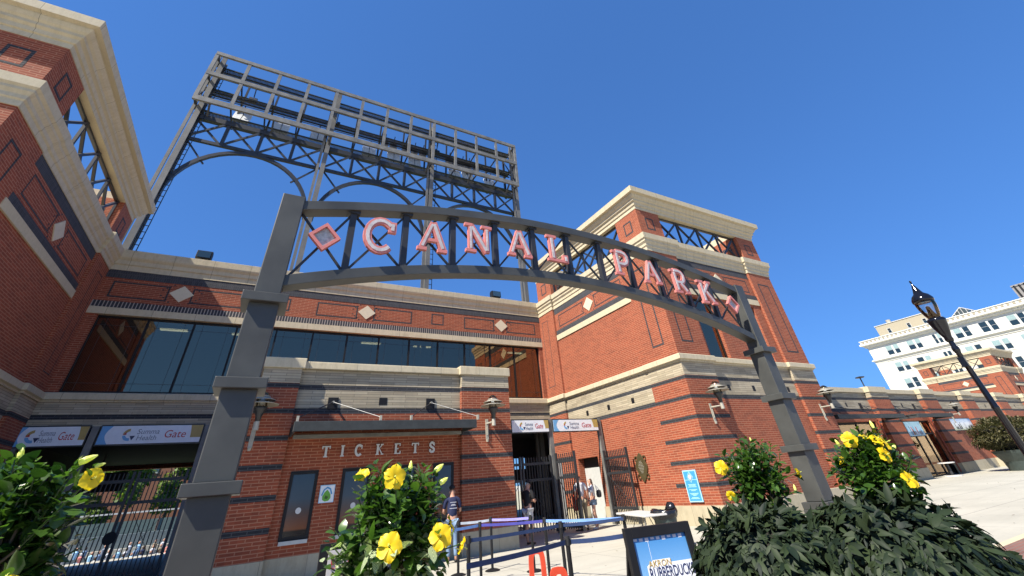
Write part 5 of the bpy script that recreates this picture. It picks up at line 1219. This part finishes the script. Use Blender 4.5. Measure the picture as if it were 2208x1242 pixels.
r = thing('plastic_barrier', 'bright orange barrier bag seen through the open gate leaf', 'barrier', (11.9, 16.7, .4), 'orange plastic frames'); m = MB(); m.prism([(-.13, 0), (.13, 0), (.16, .25), (.1, .62), (.02, .78), (-.07, .6), (-.15, .25)], -.05, .05, 'orange_plastic', lambda a, d, b: (11.9+a, 16.7+d, .62+b)); m.build('sleeve', r, bevel=.02); m = MB(); m.tube((11.9, 16.7, 0), (11.9, 16.7, .62), .02, .02, 'white_plastic', 8); m.tube((11.9, 16.7, 0), (11.9, 16.7, .04), .16, .14, 'black_rubber', 16); m.build('stand', r)

# ------------------------------------------------------------------ people
def skin(name, joints, edges, mat, parent, root=0, sub=1):
    me = bpy.data.meshes.new('s'); L = WORLD_LOC[parent]; me.from_pydata([tuple(Vector(j[:3])-L) for j in joints], edges, []); o = bpy.data.objects.new('s', me); COL.objects.link(o)
    sm = o.modifiers.new('s', 'SKIN'); sm.use_smooth_shade = True; ss = o.modifiers.new('u', 'SUBSURF'); ss.levels = sub; ss.render_levels = sub
    for i, j in enumerate(joints):
        v = me.skin_vertices[0].data[i]; v.radius = (j[3], j[4] if len(j) > 4 else j[3]); v.use_root = (i == root)
    bpy.context.view_layer.update(); m2 = bpy.data.meshes.new_from_object(o.evaluated_get(bpy.context.evaluated_depsgraph_get()))
    bpy.data.objects.remove(o); bpy.data.meshes.remove(me); m2.materials.clear(); m2.materials.append(M(mat)); m2.polygons.foreach_set('use_smooth', [True]*len(m2.polygons))
    q = bpy.data.objects.new(name, m2); COL.objects.link(q); q.parent = parent; return q
def person(label, x, y, face, H, pose, cloth):
    # local frame: f forward, r right
    fv = Vector((math.sin(face), math.cos(face), 0)); rv = Vector((fv.y, -fv.x, 0)); B = Vector((x, y, 0)); k = H/1.76
    W_ = lambda a, b, z, R=.05, R2=None: (*(B+rv*(a*k)+fv*(b*k)+Vector((0, 0, z*k))), R*k, (R2 or R)*k)
    P = thing('person', label, 'person', tuple(B)); g = pose
    hd = g.get('head', (0, .02)); ln = g.get('lean', 0)
    J = [W_(0, 0, .96, .13, .10), W_(0, ln*.4, 1.14, .125, .09), W_(0, ln*.8, 1.34, .15, .10), W_(0, ln, 1.46, .07, .06), W_(0, ln+.01, 1.53, .055), W_(hd[0], ln+hd[1], 1.62, .072, .085), W_(hd[0], ln+hd[1]+.005, 1.70, .07, .08)]
    E_ = [(0, 1), (1, 2), (2, 3), (3, 4), (4, 5), (5, 6)]; idx = {}
    for s, nm in ((-1, 'L'), (1, 'R')):
        el_, wr = g['arm'+nm]; b0 = len(J)
        J += [W_(s*.16, ln*.95, 1.43, .06), W_(s*.2, ln*.95, 1.40, .052), W_(*el_, .042), W_(*wr, .028)]
        E_ += [(3, b0), (b0, b0+1), (b0+1, b0+2), (b0+2, b0+3)]; idx[nm] = b0
        hv = (Vector(wr)-Vector(el_)).normalized(); pv = Vector((1, 0, 0)) if abs(hv.z) > .6 else Vector((0, 0, 1)); pm = Vector(wr)+hv*.06; J.append(W_(*pm, .032, .018)); E_.append((b0+3, b0+4))
        for i in range(4):
            a_ = pm+pv*((i-1.5)*.018)+hv*.02; b_ = a_+hv*(.05-.008*abs(i-1.2)); c_ = b_+hv*.02+Vector((0, .02, -.01)); n0 = len(J); J += [W_(*a_, .009), W_(*b_, .008), W_(*c_, .007)]; E_ += [(b0+4, n0), (n0, n0+1), (n0+1, n0+2)]
        a_ = Vector(wr)+hv*.02+pv*(-s*.03); b_ = a_+hv*.04+pv*(-s*.012); n0 = len(J); J += [W_(*a_, .010), W_(*b_, .008)]; E_ += [(b0+3, n0), (n0, n0+1)]
        kn, an_ = g['leg'+nm]; n0 = len(J); J += [W_(s*.09, 0, .90, .095), W_(*kn, .062), W_(kn[0]*.5+an_[0]*.5, kn[1]*.5+an_[1]*.5-.015, (kn[2]+an_[2])*.58, .055), W_(*an_, .038), W_(an_[0], an_[1]+.10, .035, .035, .025)]
        E_ += [(0, n0), (n0, n0+1), (n0+1, n0+2), (n0+2, n0+3), (n0+3, n0+4)]; idx['l'+nm] = n0
    skin('body', J, E_, 'skin', P, 0, 1)
    # face details
    hc = Vector(J[5][:3]); m = MB(); m.tube(hc+fv*.078*k+Vector((0, 0, .01)), hc+fv*.105*k-Vector((0, 0, .012)), .012*k, .016*k, 'skin', 6); m.build('nose', P)
    for s in (-1, 1):
        m = MB(); m.tube(hc+fv*.082*k+rv*(s*.03*k)+Vector((0, 0, .035*k)), hc+fv*.09*k+rv*(s*.03*k)+Vector((0, 0, .035*k)), .010*k, .009*k, 'black_rubber', 8); m.build('eye', P)
        m = MB(); m.tube(hc+rv*(s*.075*k), hc+rv*(s*.092*k), .028*k, .02*k, 'skin', 8); m.build('ear', P)
    m = MB(); m.bar(hc+fv*.086*k+rv*.025*k-Vector((0, 0, .04*k)), hc+fv*.086*k-rv*.025*k-Vector((0, 0, .04*k)), .01, .008, 'red_pipe'); m.build('mouth', P)
    # clothes
    def grow(j, g_): return (*j[:3], j[3]+g_, j[4]+g_)
    S_ = [grow(J[0], .022), grow(J[1], .022), grow(J[2], .018), grow(J[3], .018)]; SE = [(0, 1), (1, 2), (2, 3)]
    for nm in 'LR':
        b0 = idx[nm]; n0 = len(S_); e = Vector(J[b0+1][:3]).lerp(Vector(J[b0+2][:3]), cloth.get('sleeve', .75)); S_ += [grow(J[b0], .014), grow(J[b0+1], .018), (*e, .062*k, .062*k)]; SE += [(3, n0), (n0, n0+1), (n0+1, n0+2)]
    skin('shirt', S_, SE, cloth['shirt'], P, 0, 1)
    S_ = [(*(Vector(J[0][:3])-Vector((0, 0, .0))), .142*k, .115*k)]; SE = []
    for nm in 'LR':
        n0 = len(S_); l0 = idx['l'+nm]; hp, kn_, cf, ank = (Vector(J[l0+i][:3]) for i in range(4))
        S_.append((*hp, .118*k, .118*k)); SE.append((0, n0))
        if cloth['legs'] == 'short': q = hp.lerp(kn_, .8 if cloth.get('len') is None else cloth['len']); S_.append((*q, .092*k, .092*k)); SE.append((n0, n0+1))
        else: S_ += [(*kn_, .078*k, .078*k), (*cf.lerp(ank, .85), .06*k, .06*k)]; SE += [(n0, n0+1), (n0+1, n0+2)]
    skin('shorts' if cloth['legs'] == 'short' else 'trousers', S_, SE, cloth['pants'], P, 0, 1)
    for nm in 'LR':
        l0 = idx['l'+nm]; a_ = Vector(J[l0+3][:3]); f2 = Vector(J[l0+4][:3]); S_ = [(*(a_-fv*.03-Vector((0, 0, a_.z-.045))), .045, .045), (*(f2+Vector((0, 0, .008))), .045, .034), (*(f2+fv*.06), .035, .028)]
        skin('shoe', S_, [(0, 1), (1, 2)], cloth.get('shoe', 'black_rubber'), P, 0, 1)
    hx = Vector(J[6][:3]); hb = Vector(J[5][:3])
    if cloth['hair'] == 'long':
        skin('hair', [(*(hx+Vector((0, 0, .015))-fv*.015), .088*k, .09*k), (*(hb-fv*.04), .085*k, .075*k), (*(hb-fv*.085-Vector((0, 0, .16*k))), .085*k, .05*k), (*(hb-fv*.10-Vector((0, 0, .36*k))), .05*k, .03*k)], [(0, 1), (1, 2), (2, 3)], 'brown_hair', P, 0, 1)
    else:
        skin('hair', [(*(hx+Vector((0, 0, .012))-fv*.012), .080*k, .084*k), (*(hb-fv*.03+Vector((0, 0, .01))), .076*k, .07*k)], [(0, 1)], cloth['hair'], P, 0, 1)
    if cloth.get('cap'):
        m = MB(); m.lathe(hx+Vector((0, 0, .01)), [(.092, 0), (.09, .03), (.07, .065), (.03, .085), (0, .088)], 'black_cloth', 16); m.tube(hx+fv*.06+Vector((0, 0, .01)), hx+fv*.15+Vector((0, 0, .0)), .07, .05, 'black_cloth', 10); m.build('cap', P, smooth=True)
    return P
stand = {'legL': ((-.10, .02, .50), (-.11, 0, .08)), 'legR': ((.10, .03, .50), (.11, 0, .08))}
person('man in black polo and white shorts bent over his phone by the right gate', 8.68, 15.05, 1.25, 1.74, {'lean': .06, 'head': (0, .06), 'armL': ((-.24, .10, 1.14), (-.12, .34, 1.16)), 'armR': ((.24, .12, 1.14), (.08, .36, 1.18)), **stand}, {'shirt': 'black_cloth', 'pants': 'white_cloth', 'legs': 'short', 'hair': 'grey_hair', 'cap': True})
m = MB(); m.bar((9.02, 15.12, 1.17), (9.14, 15.14, 1.21), .07, .01, 'black_metal'); o = m.build('mobile_phone'); fix_origin(o); tag(o, 'dark phone held by the man in black at the gate', 'phone')
person('woman with long brown hair in pale top and denim shorts inside the open gate', 12.45, 16.30, -1.1, 1.68, {'lean': 0, 'armL': ((-.24, .04, 1.14), (-.22, .16, .95)), 'armR': ((.24, .0, 1.14), (.20, .12, .98)), 'legL': ((-.09, .05, .50), (-.10, .02, .08)), 'legR': ((.09, -.02, .50), (.10, -.08, .08))}, {'shirt': 'white_cloth', 'pants': 'denim', 'legs': 'short', 'len': .45, 'hair': 'long', 'shoe': 'white_plastic'})
m = MB(); m.lathe((12.73, 16.2, .98), [(0, 0), (.09, .02), (.11, .12), (.09, .24), (0, .26)], 'black_cloth', 12); hb_ = m.build('body'); r = thing('handbag', 'black and white shoulder bag on the hip of the long haired woman', 'bag', (12.73, 16.2, .98)); hb_.parent = r; hb_.matrix_parent_inverse = Matrix.Translation((-12.73, -16.2, -.98))
m = MB(); m.ribbon([(12.64, 1.2), (12.61, 1.33), (12.57, 1.42), (12.67, 1.33), (12.77, 1.22)], .02, 16.17, 16.19, 'white_cloth'); m.build('strap', r)
person('tall man in white shirt and khaki trousers standing at the open gate leaf', 11.97, 16.38, .3, 1.80, {'lean': 0, 'armL': ((-.25, .0, 1.14), (-.24, .10, .90)), 'armR': ((.25, .0, 1.14), (.25, .08, .88)), **stand}, {'shirt': 'white_cloth', 'pants': 'khaki_cloth', 'legs': 'long', 'hair': 'brown_hair'})
NV = person('person in navy shirt and jeans at the ticket window, back to the camera', 5.55, 14.05, .25, 1.76, {'lean': .05, 'armL': ((-.25, .08, 1.14), (-.20, .28, 1.12)), 'armR': ((.25, .10, 1.14), (.18, .30, 1.14)), **stand}, {'shirt': 'navy_cloth', 'pants': 'denim', 'legs': 'long', 'hair': 'brown_hair', 'cap': True})
m = MB()
for z, w_ in ((1.36, .09), (1.31, .05), (1.29, .07), (1.22, .11)): m.box(5.52-w_, 5.52+w_, 13.885, 13.90, z, z+.018, 'white_cloth')
m.build('shirt_print', NV)

# dark hanging screen inside the left passage
r = thing('hanging_screen', 'black flat screen hanging inside the left gate passage above the crowd', 'screen', (-6.0, 27, 2.6)); m = MB(); m.box(-6.6, -4.62, 27.0, 27.12, 2.72, 3.42, 'black_metal'); m.build('screen_body', r); m = MB(); m.box(-5.64, -5.58, 27.03, 27.09, 3.42, 4.1, 'dark_steel'); m.build('drop_pole', r)

# dry leaves and crumbs blown over the plaza
m = MB(); rn = random.Random(8)
for k in range(420):
    x = rn.uniform(1, 45); y = rn.uniform(4.8, 14.4)
    a = rn.uniform(0, 6.28); q = rn.uniform(.015, .05); c = Vector((x, y, .012)); d1 = Vector((math.cos(a), math.sin(a), rn.uniform(-.1, .25)))*q; d2 = Vector((-math.sin(a), math.cos(a), 0))*q*.5
    m.face([c-d1, c+d2, c+d1, c-d2], rn.choice(['bark', 'khaki_cloth', 'shrub_leaf', 'field_grass']))
o = m.build('fallen_leaves'); o['kind'] = 'stuff'; tag(o, 'small dry leaves scattered over the pale plaza', 'leaf litter')
